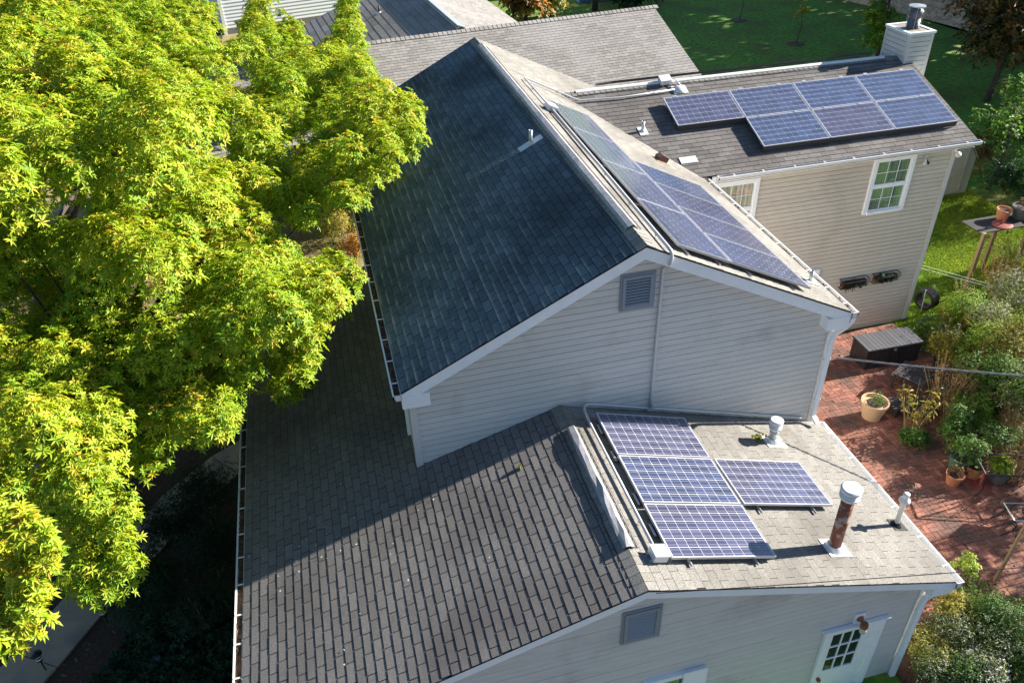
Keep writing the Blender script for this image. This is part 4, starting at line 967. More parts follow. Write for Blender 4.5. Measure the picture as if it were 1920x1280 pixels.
# right-hand garden, roughly from the lawn edge down to the front
stalks('sunflower_stalks', gz(1707, 812), 1.35, .45, 26, 'tall dry stalks with yellow drooping leaves beside the pale clay pot', 'dry plant', 'yellow', nleaf=150, th=.009, ll=.13)
shrub('leafy_clump', gz(1703, 830), .42, .36, 'green', 'dark green leafy clump at the foot of the dry stalks', 'plant', 1500, .12, .03, .6)
shrub('aster_bush', gz(1845, 665), 1.6, 1.0, 'aster', 'frothy bush with tiny white flowers at the edge of the side lawn', 'shrub', 7500, .045, .022, .62, 40)
shrub('aster_bush', gz(1760, 665), .85, .5, 'aster', 'lower yellow green aster clump between the lawn and the patio corner', 'shrub', 2600, .05, .022, .45, 25)
shrub('flowering_bush', gz(1905, 690), 1.8, 1.1, 'bright', 'lime green bush at the right edge just above the service cable', 'shrub', 6500, .06, .03, .6, 30)
stalks('dry_perennials', gz(1870, 560), 1.5, .7, 60, 'reddish brown seed stalks standing in the sunny side lawn', 'dry plant', 'autumn', nleaf=1400, ll=.05)
stalks('dry_perennials', gz(1810, 590), 1.1, .5, 36, 'loose pale stalks just left of the reddish seed stalks', 'dry plant', 'aster', nleaf=1200, ll=.05)
stalks('dry_grass_clump', gz(1830, 760), 1.4, .8, 120, 'fan of tan stems leaning right below the service cable', 'dry plant', 'brown', nleaf=700, lean=(.5, .1), ll=.05)
shrub('lavender', gz(1770, 760), .6, .4, 'blue', 'grey blue spiky lavender behind the dry stalks', 'plant', 700, .14, .018, .6, 30)
shrub('green_bush', gz(1880, 790), 1.5, .95, 'green', 'dense green bush in the middle of the right border', 'shrub', 6500, .055, .03, .75, 20)
shrub('green_bush', gz(1815, 800), .9, .55, 'bright', 'small bright leaved bush right of the leafy clump', 'shrub', 2800, .06, .03, .35, 20)
stalks('dry_grass_clump', gz(1900, 850), 1.2, .7, 110, 'dense brown twiggy clump behind the garden table', 'dry plant', 'brown', nleaf=500, lean=(.3, .2), ll=.04)
shrub('olive_bush', gz(1925, 600), 1.7, 1.0, 'yellow', 'yellow green bush cut by the right picture edge', 'shrub', 5500, .06, .03, .5, 20)
shrub('olive_bush', gz(1925, 740), 1.3, .8, 'aster', 'olive bush cut by the picture edge below the cable', 'shrub', 4000, .05, .025, .5, 20)
shrub('aster_bush', gz(1905, 630), 1.5, 1.2, 'aster', 'tall frothy aster mass filling the right edge above the cable', 'shrub', 9000, .05, .024, .66, 40, lobn=12)
shrub('aster_bush', gz(1800, 640), 1.15, .85, 'bright', 'light green bush at the lawn corner nearest the hoop fence', 'shrub', 6500, .05, .024, .5, 30, lobn=12)
shrub('goldenrod', gz(1880, 720), 1.7, 1.1, 'yellow', 'mustard coloured bush crossed by the service cable', 'shrub', 7500, .05, .02, .45, 60, lobn=12)
shrub('green_bush', gz(1835, 765), 1.3, .9, 'green', 'mid green bush above the dark green pot', 'shrub', 7000, .055, .028, .8, 20, lobn=12)
shrub('green_bush', gz(1900, 800), 1.3, 1.0, 'aster', 'speckled bush at the edge above the brown twiggy clump', 'shrub', 6500, .05, .024, .5, 30, lobn=12)
shrub('green_bush', gz(1775, 835), .95, .55, 'green', 'rounded bush between the leafy clump and the green pot', 'shrub', 3600, .055, .028, .7, 14)
stalks('dry_grass_clump', gz(1780, 800), 1.0, .55, 90, 'brown twigs between the leafy clump and the green bushes', 'dry plant', 'brown', nleaf=500, lean=(.25, .1), ll=.05)
stalks('dry_grass_clump', gz(1905, 770), 1.5, .9, 140, 'golden brown stems fanning out at the right edge', 'dry plant', 'yellow', nleaf=900, lean=(.35, .2), ll=.05)
stalks('dry_perennials', gz(1900, 520), 1.4, .7, 50, 'tall seed stalks at the right edge below the potting table', 'dry plant', 'aster', nleaf=1800, ll=.05)
shrub('aster_bush', gz(1770, 700), 1.05, .6, 'yellow', 'mustard green bush at the patio edge right of the folded chair', 'shrub', 4500, .05, .022, .5, 30, lobn=10)
shrub('aster_bush', gz(1825, 715), 1.5, .85, 'bright', 'tall lime green bush crossed by the cable left of the mustard one', 'shrub', 6500, .055, .026, .75, 40, lobn=12)
shrub('aster_bush', gz(1885, 590), 1.5, .9, 'aster', 'pale yellow green bush below the reddish seed stalks', 'shrub', 6500, .05, .024, .7, 40, lobn=12)
stalks('dry_perennials', gz(1775, 640), 1.2, .5, 46, 'straw stalks at the lawn corner above the hoop fence', 'dry plant', 'yellow', nleaf=1200, ll=.055)
stalks('dry_grass_clump', gz(1760, 770), 1.3, .6, 80, 'tan and brown stalks right of the yellow leaved ones', 'dry plant', 'brown', nleaf=700, lean=(.2, .1), ll=.06, th=.008)
stalks('dry_grass_clump', gz(1900, 900), 1.1, .6, 80, 'brown twigs at the edge beyond the iron table', 'dry plant', 'brown', nleaf=700, lean=(.2, .1), ll=.05)
shrub('green_bush', gz(1860, 860), .8, .6, 'green', 'green tuft behind the pots on the iron table', 'shrub', 3000, .055, .026, .6, 14)
# lower right corner bed
shrub('mixed_bush', gz(1738, 1245), .55, .45, 'yellow', 'low yellow green tuft right beside the straight front downspout', 'shrub', 2600, .05, .022, .25, 20, lobn=8)
shrub('mixed_bush', gz(1800, 1290), .7, .55, 'green', 'dark leafy tuft at the bottom edge between two pale flowered bushes', 'shrub', 3600, .05, .022, .4, 20, lobn=8)
shrub('mixed_bush', gz(1850, 1190), .7, .7, 'green', 'dark green undergrowth between the white flowered bushes', 'shrub', 5200, .05, .02, .6, 30, lobn=10)
shrub('mixed_bush', gz(1790, 1165), .6, .45, 'yellow', 'yellow green spray beside the bend of the front downspout', 'shrub', 2600, .05, .022, .35, 20, lobn=8)
shrub('mixed_bush', gz(1915, 1290), .7, .6, 'green', 'green bush in the very corner of the lower right bed', 'shrub', 4000, .05, .022, .5, 20, lobn=8)
shrub('mixed_bush', gz(1830, 1300), .7, .6, 'flower', 'pale flowered bush at the bottom edge right of the downspout', 'shrub', 5000, .04, .02, .7, 20, lobn=8)
shrub('aster_bush', gz(1800, 1225), .6, .75, 'flower', 'white flowered bush right of the front downspout', 'shrub', 7500, .035, .016, .52, 40, lobn=14)
shrub('aster_bush', gz(1890, 1240), .6, .75, 'flower', 'white flowered bush in the bottom right corner', 'shrub', 7500, .035, .016, .5, 40, lobn=14)
shrub('aster_bush', gz(1755, 1290), .7, .5, 'flower', 'white flowered mat at the bottom edge beside the downspout', 'shrub', 5600, .035, .016, .52, 20, lobn=12)
shrub('leafy_vine', gz(1790, 1095), .9, .3, 'bright', 'light green vine climbing just outside the front gutter', 'vine', 500, .07, .04, .7, 10, upright=True)
stalks('matted_stems', gz(1835, 1140), .4, .5, 150, 'grey green matted stems at the patio edge near the gutter corner', 'plant', 'green', nleaf=900, ll=.06)
stalks('matted_stems', gz(1895, 1175), .35, .5, 110, 'tangled dry stems below the last patio bricks', 'plant', 'green', nleaf=900, ll=.06)
shrub('leafy_vine', gz(1765, 1175), .8, .35, 'yellow', 'yellowish sprays against the front downspout', 'vine', 900, .06, .03, .5, 14)
# shrubs beyond the rear wing
shrub('evergreen_shrub', gz(1905, 330), 2.6, 1.6, 'green', 'rounded grey green shrub with yellow top right of the rear wing', 'shrub', 5000, .13, .05, .8, 14)
shrub('evergreen_shrub', gz(1880, 262), 2.4, 1.4, 'aster', 'pale leaved shrub just above the yellow topped one', 'shrub', 3800, .13, .05, .5, 14)
shrub('yellow_shrub', gz(1930, 300), 2.4, 1.1, 'yellow', 'yellow leaved shrub cut by the right edge beside the lawn', 'shrub', 2400, .12, .05, .6, 14)
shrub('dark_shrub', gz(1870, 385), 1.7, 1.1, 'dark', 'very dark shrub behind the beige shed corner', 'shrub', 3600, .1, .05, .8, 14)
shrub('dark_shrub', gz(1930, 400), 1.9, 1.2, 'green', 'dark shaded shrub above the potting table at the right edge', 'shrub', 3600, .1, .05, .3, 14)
shrub('rusty_shrub', gz(1835, 325), 1.3, .8, 'brown', 'thin rusty shrub rising right behind the shed', 'shrub', 1200, .1, .05, .5, 14)
shrub('rust_leaved_shrub', gz(1840, 300), 1.2, .8, 'autumn', 'small rust tinged bush at the shaded lawn edge', 'shrub', 900, .12, .05, .4, 10)
# left side: orange and tan shrubs beyond the low roof, dark azaleas beside the wall
shrub('orange_shrub', gz(668, 500), 1.0, .7, 'autumn', 'orange tinted shrub beside the upper left gutter', 'shrub', 1500, .09, .045, .9, 12)
shrub('tan_shrub', gz(650, 455), 1.0, 1.1, 'yellow', 'straw coloured shrub seen between the tree and the left gutter', 'shrub', 2200, .08, .03, .6, 24)
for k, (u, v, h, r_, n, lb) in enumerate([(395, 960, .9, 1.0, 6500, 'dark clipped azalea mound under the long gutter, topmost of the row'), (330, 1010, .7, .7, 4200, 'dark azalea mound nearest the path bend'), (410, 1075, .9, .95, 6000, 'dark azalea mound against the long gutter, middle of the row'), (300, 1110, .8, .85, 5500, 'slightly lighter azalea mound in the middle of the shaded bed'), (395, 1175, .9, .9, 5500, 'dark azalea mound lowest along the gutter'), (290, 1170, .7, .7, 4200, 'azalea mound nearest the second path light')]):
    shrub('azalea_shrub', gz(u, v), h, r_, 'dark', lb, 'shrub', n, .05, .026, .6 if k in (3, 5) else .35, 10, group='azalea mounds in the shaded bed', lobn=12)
Pn = []
m_ = 2600; xs = NR.uniform(-10.1, -6.9, m_); ys = NR.uniform(-1.6, 1.2, m_); kp = [(x + 9.9) > (y - .8)*.62 + .9 for x, y in zip(xs, ys)]; xs = xs[kp]; ys = ys[kp]
lob = [(x, y, rnd.uniform(.05, .2), .05) for x, y in zip(xs, ys)]
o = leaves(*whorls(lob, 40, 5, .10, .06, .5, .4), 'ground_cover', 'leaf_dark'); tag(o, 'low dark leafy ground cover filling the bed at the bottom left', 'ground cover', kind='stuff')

# grass blades over the lit side lawn and the far lawn edge
def grass(region, n, h, pal, label):
    x0, x1, y0, y1 = region; P = np.stack([NR.uniform(x0, x1, n), NR.uniform(y0, y1, n), np.zeros(n)], 1)
    D = np.stack([NR.normal(0, .45, n), NR.normal(0, .45, n), np.ones(n)], 1)
    R_ = np.clip(.5 + .3*np.sin(P[:, 0]*1.7)*np.cos(P[:, 1]*1.3) + NR.normal(0, .2, n), 0, 1)
    o = leaves(P, D, NR.normal(size=(n, 3)), h*(.5+.8*NR.random(n)), .012+.01*NR.random(n), R_, 'grass', 'leaf_'+pal); tag(o, label, 'grass', kind='stuff')
grass((9.95, 17.5, 4.6, 12.5), 110000, .07, 'grass', 'sunlit and dappled lawn grass right of the rear wing')
grass((-15, -3.9, 8, 18), 60000, .09, 'drygrass', 'dry straw coloured grass under the trees on the left')

m = MB()
for k in range(900):
    x = rnd.uniform(11, 31); y = rnd.uniform(14, 46); q = rnd.uniform(.03, .07); m.add([(-q, -q*.5, 0), (q, -q*.4, .02), (q*.8, q*.5, .01), (-q, q*.4, .03)], [(0, 1, 2, 3)], T(x, y, .03) @ RZ(rnd.uniform(0, 6)), rnd.random())
tag(obj('fallen_leaves', m, M['leaf_yellow']), 'scattered fallen leaves on the shaded far lawn', 'leaves', kind='stuff')
m = MB()
for k in range(1500):
    x = rnd.uniform(3.9, 9.8); y = rnd.uniform(-2.9, 5.5); q = rnd.uniform(.008, .03); m.add([(-q, -q*.5, 0), (q, -q*.4, .01), (q*.8, q*.5, .004), (-q, q*.4, .012)], [(0, 1, 2, 3)], T(x, y, .047) @ RZ(rnd.uniform(0, 6)), rnd.random())
tag(obj('fallen_leaves', m, M['leaf_brown']), 'small dry leaves scattered over the brick patio', 'leaves', kind='stuff')

# ------------------------------------------------------------------ background trees
def round_tree(name, P, h, r_, pal, label, n, tone=.5, ll=.16, lw=.08, z0=.35, trunk_r=.12, lobn=16, nl=4, cat='tree', group=None):
    o = empty(name, label, cat, P, group=group); lb = []
    for k in range(lobn):
        a = rnd.uniform(0, 6.3); zz = rnd.uniform(z0, .92); q = r_*rnd.uniform(.1, .75)*math.sin(math.pi*min(max((zz-z0)/(1-z0), .12), .95))**.5; rr = r_*rnd.uniform(.28, .45)
        lb.append((q*math.cos(a), q*math.sin(a), h*zz, rr))
    tot = sum(12.57*l[3]**2 for l in lb); leaves(*whorls(lb, n/nl/tot, nl, ll, lw, tone, .5, .45, .2), 'crown', 'leaf_'+pal, o)
    obj('trunk', trunk_mesh((0, 0, 0), (0, 0, h*.75), trunk_r, [l[:3] for l in lb[::2]]), M['bark'], o); return o
round_tree('autumn_tree', gz(1850, 190), 5.2, 3.0, 'autumn', 'rust and olive tree over the pebbled bank at the top right', 9000, .35, .22, .12)
round_tree('autumn_tree', gz(1930, 120), 5.0, 2.6, 'autumn', 'orange tipped tree cut by the top right edge', 5000, .6, .22, .12)
round_tree('weeping_tree', gz(1640, 118), 4.6, 1.3, 'bright', 'narrow bright green tree just left of the chimney', 5200, .55, .2, .08, .12, .08, 18)
round_tree('sapling', gz(1492, 83), 2.6, .55, 'yellow', 'thin sapling with pale top on the shaded lawn', 260, .9, .14, .08, .55, .025, 8)
round_tree('sapling', gz(1386, 39), 2.4, .3, 'green', 'smallest bare sapling near the top edge of the lawn', 90, .5, .12, .06, .5, .02, 6)
for (u, v), lb in (((1492, 83), 'round mulch ring around the thin sapling'), ((1386, 39), 'round mulch ring around the smallest sapling')):
    p = gz(u, v); tag(obj('mulch_ring', MB().lathe([(.52, .0), (.44, .04), (.2, .07)], 9, T(*p)), M['ringmulch']), lb, 'mulch ring')
round_tree('autumn_bush', gz(985, 42), 3.4, 2.4, 'autumn', 'yellow and orange bush behind the pale roof at the top', 4500, .6, .3, .18, .15, .1)
round_tree('autumn_bush', gz(1030, 30), 3.2, 1.8, 'yellow', 'yellow leaved bush right of the orange one at the top', 3000, .5, .3, .18, .15, .1)
round_tree('thin_tree', gz(1115, 20), 5, 2.2, 'brown', 'sparse tree with bare branches at the top centre', 500, .5, .3, .15, .35, .16)
round_tree('dark_bush', gz(1190, 16), 2.2, 2.2, 'dark', 'dark bush along the top edge right of the bare tree', 2600, .6, .25, .14, .15, .1)
# trees just outside the right edge whose shade falls on the far lawn
k = 0
BT = ['leftmost', 'second', 'third', 'fourth', 'fifth', 'sixth', 'seventh', 'eighth', 'ninth', 'tenth', 'eleventh', 'twelfth', 'thirteenth']
for k in range(1, 13):
    round_tree('boundary_tree', (38.5 + 1.2*math.sin(k*2.1) + .08*k*k*.3, 9.5 + k*4.1, 0), 12.6 + .5*math.sin(k*1.7) - (3.2 if k < 3 else 0), 4.2, 'green', 'tall boundary tree beyond the right edge of the lawn', 4300, .6, .62, .46, .03, .22, 40, group='boundary trees shading the lawn')
gd = MB(); gd.add([(3.6, -12, .012), (12, -12, .012), (12, -2.9, .012), (3.6, -2.9, .012)], [(0, 1, 2, 3)]); tag(obj('garden_bed', gd, M['mulch']), kind='structure')
gd = MB(); gd.add([(8.8, -2.9, .012), (14, -2.9, .012), (14, 3.2, .012), (9.9, 3.2, .012), (8.8, 2.0, .012)], [(0, 1, 2, 3, 4)]); tag(obj('garden_bed', gd, M['mulch']), kind='structure')
for (x, y, h, r_) in [(14.4, -.6, 4.7, 1.4), (13.8, -2.2, 4.9, 1.6), (12.6, -4.2, 4.2, 1.5), (13.4, -3.2, 4.6, 1.3), (21.5, 7.6, 4.6, .9), (20.5, 4.6, 4.2, 1.3), (18.2, 12.0, 3.9, 1.3)]:
    round_tree('garden_tree', (x, y, 0), h, r_, 'green', 'small garden tree beyond the right edge of the border', 1300, .6, .16, .09, .2, .06, 12, group='small garden trees on the right')

# ------------------------------------------------------------------ neighbouring buildings
nh = empty('neighbour_house', 'neighbouring house with long pale grey shingled roof behind the dark gable', 'house', (0, 0, 0))
Dd = Vector((8.87+4.6, 20.79-19.27, 0)).normalized(); Dn = Vector((Dd.y, -Dd.x, 0)); DS = .42
PD = rplane((-4.6, 19.27, 5.0), Dd, (Dn.x, Dn.y, -DS)); PDn = rplane((-4.6, 19.27, 5.0), Dd, (-Dn.x, -Dn.y, -DS)); LD = 13.56
roof('roof', 'front slope of the long pale roof', PD, -3.5, LD, 0, 4.35, mt='shingle_far', parent=nh, exp=.14, tw=.32)
roof('roof', 'rear slope of the long pale roof', PDn, -3.5, LD, 0, 3.0, mt='shingle_far', parent=nh, keep=lambda u, v: v < .3)
m = MB(); u = -3.5
while u < LD:
    rr = rnd.random()
    for Mx in (PD, PDn): m.add([(u, -.01, .05), (u+.2, -.01, .035), (u+.2, .16, .028), (u, .16, .04), (u, .16, .0), (u+.2, .16, .0), (u, -.01, .03)], [(0,1,2,3), (3,2,5,4), (6,0,3,4)], Mx, rr)
    u += .17
obj('ridge_cap', m, M['shingle_far'], nh, kind='stuff')
m = MB(); m.box((-3.3, 0, 0), (LD-.25, 3.75, .1), rplane((-4.6, 19.27, 2.6), Dd, (Dn.x, Dn.y, 0))); 
a = PD @ Vector((LD-.25, 4.2, -.1)); b = PD @ Vector((LD-.25, 0, -.1)); c = PDn @ Vector((LD-.25, 3, -.1))
m.prism([a, b, c, (c.x, c.y, 0), (a.x, a.y, 0)], -Dd*.12); obj('wall', m, M['siding'], nh)
# rear wing of the neighbour: gable roof running away
PE_l = rplane((1.3, 20.3, 5.0), (-.08, 1, 0), (-1, -.08, -.37)); PE_r = rplane((1.3, 20.3, 5.0), (-.08, 1, 0), (1, .08, -.37))
roof('roof', 'ribbed looking shaded slope of the rear gable', PE_l, 0, 10.2, 0, 5.2, mt='shingle_far', parent=nh, exp=.3, tw=.9)
roof('roof', 'bright sunlit slope of the rear gable', PE_r, 0, 10.2, 0, 4.4, mt='shingle_far', parent=nh, exp=.15, tw=.32)
m = MB(); m.box((0, -.16, .03), (10.2, .16, .06), PE_r); m.box((0, 0, .03), (10.2, .16, .06), PE_l); obj('ridge_cap', m, M['galv'], nh)
m = MB(); m.box((0, 5.2, -.12), (10.2, 5.32, 0), PE_l); obj('gutter', m, M['blackmat'], nh)
m = MB(); p0 = PE_l @ Vector((0, 4.9, -.1)); p1 = PE_l @ Vector((10, 4.9, -.1)); m.prism([(p0.x, p0.y, 0), (p1.x, p1.y, 0), (p1.x, p1.y, p1.z), (p0.x, p0.y, p0.z)], (.12, 0, 0)); p2 = PE_r @ Vector((10, 4.1, -.1)); p3 = PE_l @ Vector((10, 0, -.1)); m.prism([(p1.x+.12, p1.y, 0), (p2.x, p2.y, 0), p2, p3, (p1.x+.12, p1.y, p1.z)], (0, -.12, 0)); obj('wall', m, M['siding'], nh)
small_pipe(PE_l @ Vector((6.3, 1.9, 0)), .3, .04, PE_l, 'small dark vent pipe on the shaded rear gable of the neighbour house', mt='blackmat')

wb = empty('white_house', 'white sided house at the top left beyond the tree', 'house', (0, 45.4, 0), math.radians(12))
m = MB(); m.box((-8.9, .03, 0), (9, 9, 6.2)); obj('wall', m, M['white_siding'], wb)
m = MB(); z = .35
while z < 6.2:
    m.prism([(-8.8, -.012, z), (-8.8, .022, z+.19), (-8.8, .03, z+.19), (-8.8, .03, z)], (17.6, 0, 0), None, rnd.random()); z += .2
obj('siding', m, M['white_siding'], wb, kind='stuff')
m = MB(); m.box((-8.98, -.04, 0), (-8.8, .2, 6.2)); obj('corner_board', m, M['pvc'], wb)
m = MB(); m.box((-8.85, -.02, 0), (9, .029, .35)); obj('foundation', m, simple('grey_foundation', (.2, .18, .17), .9), wb)
m = MB(); m.box((-.3, -.06, 2.6), (1.4, -.014, 2.75)); m.box((-.3, -.06, 2.75), (-.15, -.014, 4.2)); m.box((1.25, -.06, 2.75), (1.4, -.014, 4.2)); w = obj('window', m, M['pvc'], wb); obj('pane', MB().box((-.15, -.02, 2.75), (1.25, -.016, 4.2)), M['glasspane'], w)
m = MB(); m.prism([(-9.5, -.5, 6.2), (-9.5, 9.5, 6.2), (-9.5, 4.5, 8.6)], (19, 0, 0)); obj('roof', m, M['shingle_far'], wb)
m = MB()
for k in range(4): m.tube([(-1.1+k*.22, -1.2, 0), (-1.1+k*.22, -1.2, 2.1)], .05, 5)
m.box((-1.2, -1.22, 2.05), (-.3, -1.18, 2.12)); o = obj('trellis', m, M['wood']); o.location = (-.6, 43.4-.2, 0); tag(o, 'thin tan wooden slats standing against the white sided house', 'trellis')
bt = MB(); bt.box((13.5, 43.4, 0), (20.5, 46, .5)); tag(obj('pool_cover', bt, M['blue']), 'pale blue covered shape at the top edge behind the lawn', 'cover')
lv = MB(); lv.box((8.5, 46, 0), (15.5, 50, .3)); tag(obj('patio_slab', lv, simple('lilac_paving', (.42, .42, .5), .8)), 'pale lilac paved area behind the bare tree', 'paving')

# shed: gambrel end with a braced door
sh = empty('garden_shed', 'beige garden shed with cross braced door behind the rear wing', 'shed', (15.65, 12.0, 0))
prof = [(-1.6, 0), (1.6, 0), (1.6, 1.35), (1.15, 1.95), (0, 2.35), (-1.15, 1.95), (-1.6, 1.35)]
m = MB(); m.prism([(x, 0, z) for x, z in prof], (0, 2.4, 0)); obj('wall', m, M['shed'], sh)
for k in range(14):
    x0 = -1.6 + 3.2*k/14; x1 = x0 + 3.2/14 - .006
    def top(x): x = abs(x); return 1.35 + (1.6-x)/.45*.6 if x > 1.15 else 1.95 + (1.15-x)/1.15*.4
    m = MB(); m.prism([(x0, -.016, .03), (x1, -.016, .03), (x1, -.016, top(x1)-.02), (x0, -.016, top(x0)-.02)], (0, .014, 0)); obj('wall_board', m, M['shed'], sh)
dd_ = MB(); dd_.box((-.1, -.05, .1), (1.25, -.03, 1.75)); dr_ = obj('door', dd_, M['shed'], sh)
for (p, q) in (((-.05, .15), (1.2, .9)), ((1.2, .15), (-.05, .9))):
    v = Vector((q[0]-p[0], 0, q[1]-p[1])); n = Vector((-v.z, 0, v.x)).normalized()*.045; P = Vector((p[0], -.072, p[1])); b = MB(); b.prism([P-n, P+v-n, P+v+n, P+n], (0, .018, 0)); obj('brace', b, M['shed'], dr_)
b = MB(); b.box((-.1, -.07, .9), (1.25, -.05, 1.0)); b.box((-.1, -.071, .1), (-.02, -.05, 1.75)); b.box((1.17, -.071, .1), (1.25, -.05, 1.75)); obj('ledge', b, M['shed'], dr_)
m = MB(); e = .04
for (a, b) in (((1.64, 1.3), (1.15, 1.97)), ((1.15, 1.97), (0, 2.39)), ((0, 2.39), (-1.15, 1.97)), ((-1.15, 1.97), (-1.64, 1.3))): m.prism([(a[0], -.06, a[1]), (b[0], -.06, b[1]), (b[0], -.06, b[1]+e), (a[0], -.06, a[1]+e)], (0, 2.55, 0))
obj('roof', m, M['shingle'], sh)

# ------------------------------------------------------------------ garden objects
# potting table
pt = empty('potting_table', 'weathered dark slatted table on a tall timber post in the side lawn', 'table', (12.98, 6.75, 0))
for k in range(6):
    b = MB(); b.box((0, .0+k*.13, 1.69+rnd.uniform(-.004, .004)), (2.6,   .125+k*.13, 1.72), Matrix.Rotation(.02, 4, 'Z'), rnd.random()); obj('plank', b, M['wood_dark'], pt)
for (x, y) in ((.06, -.05), (2.4, .05), (1.2, .7), (2.4, .7)):
    b = MB(); b.box((x-.05, y-.05, 0), (x+.05, y+.05, 1.69 if y > 0 else 1.74)); obj('leg', b, M['wood'], pt)
def pot(P, r_, h, mt, label, soil=True, rim=True, plant=None, group=None):
    o = empty('plant_pot', label, 'plant pot', P, group=group); b = MB(); b.smooth = False
    pr = [(r_*.72, 0), (r_*.97, h*.84), (r_*1.04, h*.84), (r_*1.07, h), (r_*.95, h), (r_*.9, h*.86)] if rim else [(r_*.75, 0), (r_, h), (r_*.93, h), (r_*.9, h*.86)]
    b.lathe(pr, 26); obj('body', b, M[mt], o); b = MB(); b.lathe([(r_*.9, h*.82), (r_*.5, h*.88), (.01, h*.9)], 16); obj('soil', b, M['soil'], o)
    if plant:
        pal, n, pr_, ph, ll, tn = plant; lb = [(rnd.uniform(-.5, .5)*pr_, rnd.uniform(-.5, .5)*pr_, h + ph*rnd.uniform(.1, .8), pr_*.5) for _ in range(6)]; tot = sum(12.57*l[3]**2 for l in lb)
        leaves(*whorls(lb, n/3/tot, 3, ll, ll*.4, tn, .5, .2, .25), 'plant', 'leaf_'+pal, o)
    return o
pot((14.08, 7.3, 1.72), .19, .33, 'terra', 'ribbed terracotta pot on the left of the potting table')
pot((14.62, 7.22, 1.72), .26, .36, 'greypot', 'large grey plastic pot on the potting table', rim=True, plant=('brown', 90, .15, .25, .09, .5))
pot((15.15, 6.95, 1.72), .17, .25, 'terra', 'orange clay pot at the right end of the potting table')
def umb_base(P, label):
    o = empty('umbrella_base', label, 'umbrella base', P); b = MB(); b.lathe([(.27, 0), (.27, .03), (.2, .05), (.05, .07)], 26); obj('disc', b, M['redmetal'], o); b = MB(); b.lathe([(.035, .05), (.035, .36), (.045, .36), (.045, .4), (.03, .4)], 14); obj('sleeve', b, M['redmetal'], o)
umb_base((13.85, 6.98, 1.72), 'oxide red umbrella base lying on the potting table')
umb_base(gz(1836, 912), 'oxide red umbrella base standing on the brick patio')
# hose reel
hr = empty('hose_reel', 'black hose reel with grey frame beside the rear wing corner', 'hose reel', (11.15, 6.05, 0), .3)
b = MB()
for k in range(9): 
    for rr in (.24, .28): b.tube([(-.14+k*.032, rr*math.cos(a*math.pi/9), .36+rr*math.sin(a*math.pi/9)) for a in range(19)], .017, 6, cap=False)
obj('hose_coil', b, M['black'], hr)
b = MB(); b.tube([(.18, -.05, 0), (.18, 0, .7)], .018, 6); b.tube([(-.18, -.05, 0), (-.18, 0, .7)], .018, 6); obj('frame', b, M['louver'], hr)
b = MB()
for q in range(4):
    cx, cy = rnd.uniform(10.5, 11.1), rnd.uniform(5.15, 5.6); b.tube([(cx+(.28+.02*q)*math.cos(a*.45), cy+(.2+.02*q)*math.sin(a*.45), .02+.01*q) for a in range(15)], .011, 5)
tag(obj('garden_hose', b, simple('hose_green', (.03, .09, .08), .5)), 'loose green garden hose curled on the ground below the reel', 'hose')
b = MB(); b.tube([(9.35, 5.5, .04), (9.8, 4.7, .04), (10.0, 4.2, .05), (10.05, 3.6, .04)], .012, 5); tag(obj('garden_hose', b, simple('hose_teal', (.05, .14, .13), .5)), 'thin hose along the patio edge behind the deck box', 'hose')
# hay rack planters
def hayrack(x0, x1, z, label, dense):
    o = empty('wall_planter', label, 'wall planter', ((x0+x1)/2, YCW-.03, z), group='two black rack planters on the rear wing wall'); w = (x1-x0)/2
    b = MB(); d = .22
    for (zz, dd) in ((.06, d), (-.16, d*.6)): b.tube([(-w, 0, zz), (-w*.98, -dd*.8, zz), (-w*.85, -dd, zz), (w*.85, -dd, zz), (w*.98, -dd*.8, zz), (w, 0, zz)], .011, 5)
    n = 9
    for k in range(n): x = -w*.92 + 2*w*.92*k/(n-1); b.tube([(x, -d*.95, .06), (x, -d*.6, -.16), (x, 0, -.17)], .009, 4)
    b.tube([(-w, 0, .06), (w, 0, .06)], .01, 5); obj('rack', b, M['black'], o)
    b = MB(); b.box((-w*.9, -d*.55, -.14), (w*.9, -.01, .0)); obj('liner', b, M['debris'], o)
    lb = [(rnd.uniform(-w*.8, w*.8), -d*.6, rnd.uniform(-.2, .05), .07) for _ in range(10)]; leaves(*whorls(lb, dense/3/.6, 3, .07, .03, .2, .5, .2), 'plant', 'leaf_dark' , o)
hayrack(7.98, 8.74, 1.62, 'left black rack planter with trailing dead stems', 260); hayrack(8.92, 9.64, 1.62, 'right black rack planter filled with dark clumps', 420)
# deck box
db = empty('deck_box', 'long black slatted deck box on the brick patio', 'storage box', (7.92, 4.05, .045), -.02)
m = MB(); m.box((.03, .03, 0), (1.5, .66, .56)); obj('body', m, M['box_dark'], db)
for k in range(15): x = .03 + 1.47*k/15; m = MB(); m.box((x+.004, .012, .02), (x+1.47/15-.006, .028, .55), None, rnd.random()); obj('side_slat', m, M['box_dark'], db)
for k in range(6): y_ = .03 + .63*k/6; m = MB(); m.box((.012, y_+.004, .02), (.028, y_+.1, .55)); obj('side_slat', m, M['box_dark'], db)
for k in range(14): x = 1.53*k/14; m = MB(); m.box((x+.003, 0, .575), (x+1.53/14-.005, .69, .6), None, rnd.random()); obj('lid_slat', m, simple('lid_grey', (.10, .10, .11), .45, rv=.15) if k == 0 else bpy.data.materials['lid_grey'], db)
m = MB(); m.box((-.01, -.012, .555), (1.54, .70, .577)); obj('lid', m, M['box_dark'], db); obj('latch', MB().cbox((.76, .0, .5), (.05, .03, .06)), M['galv'], db)
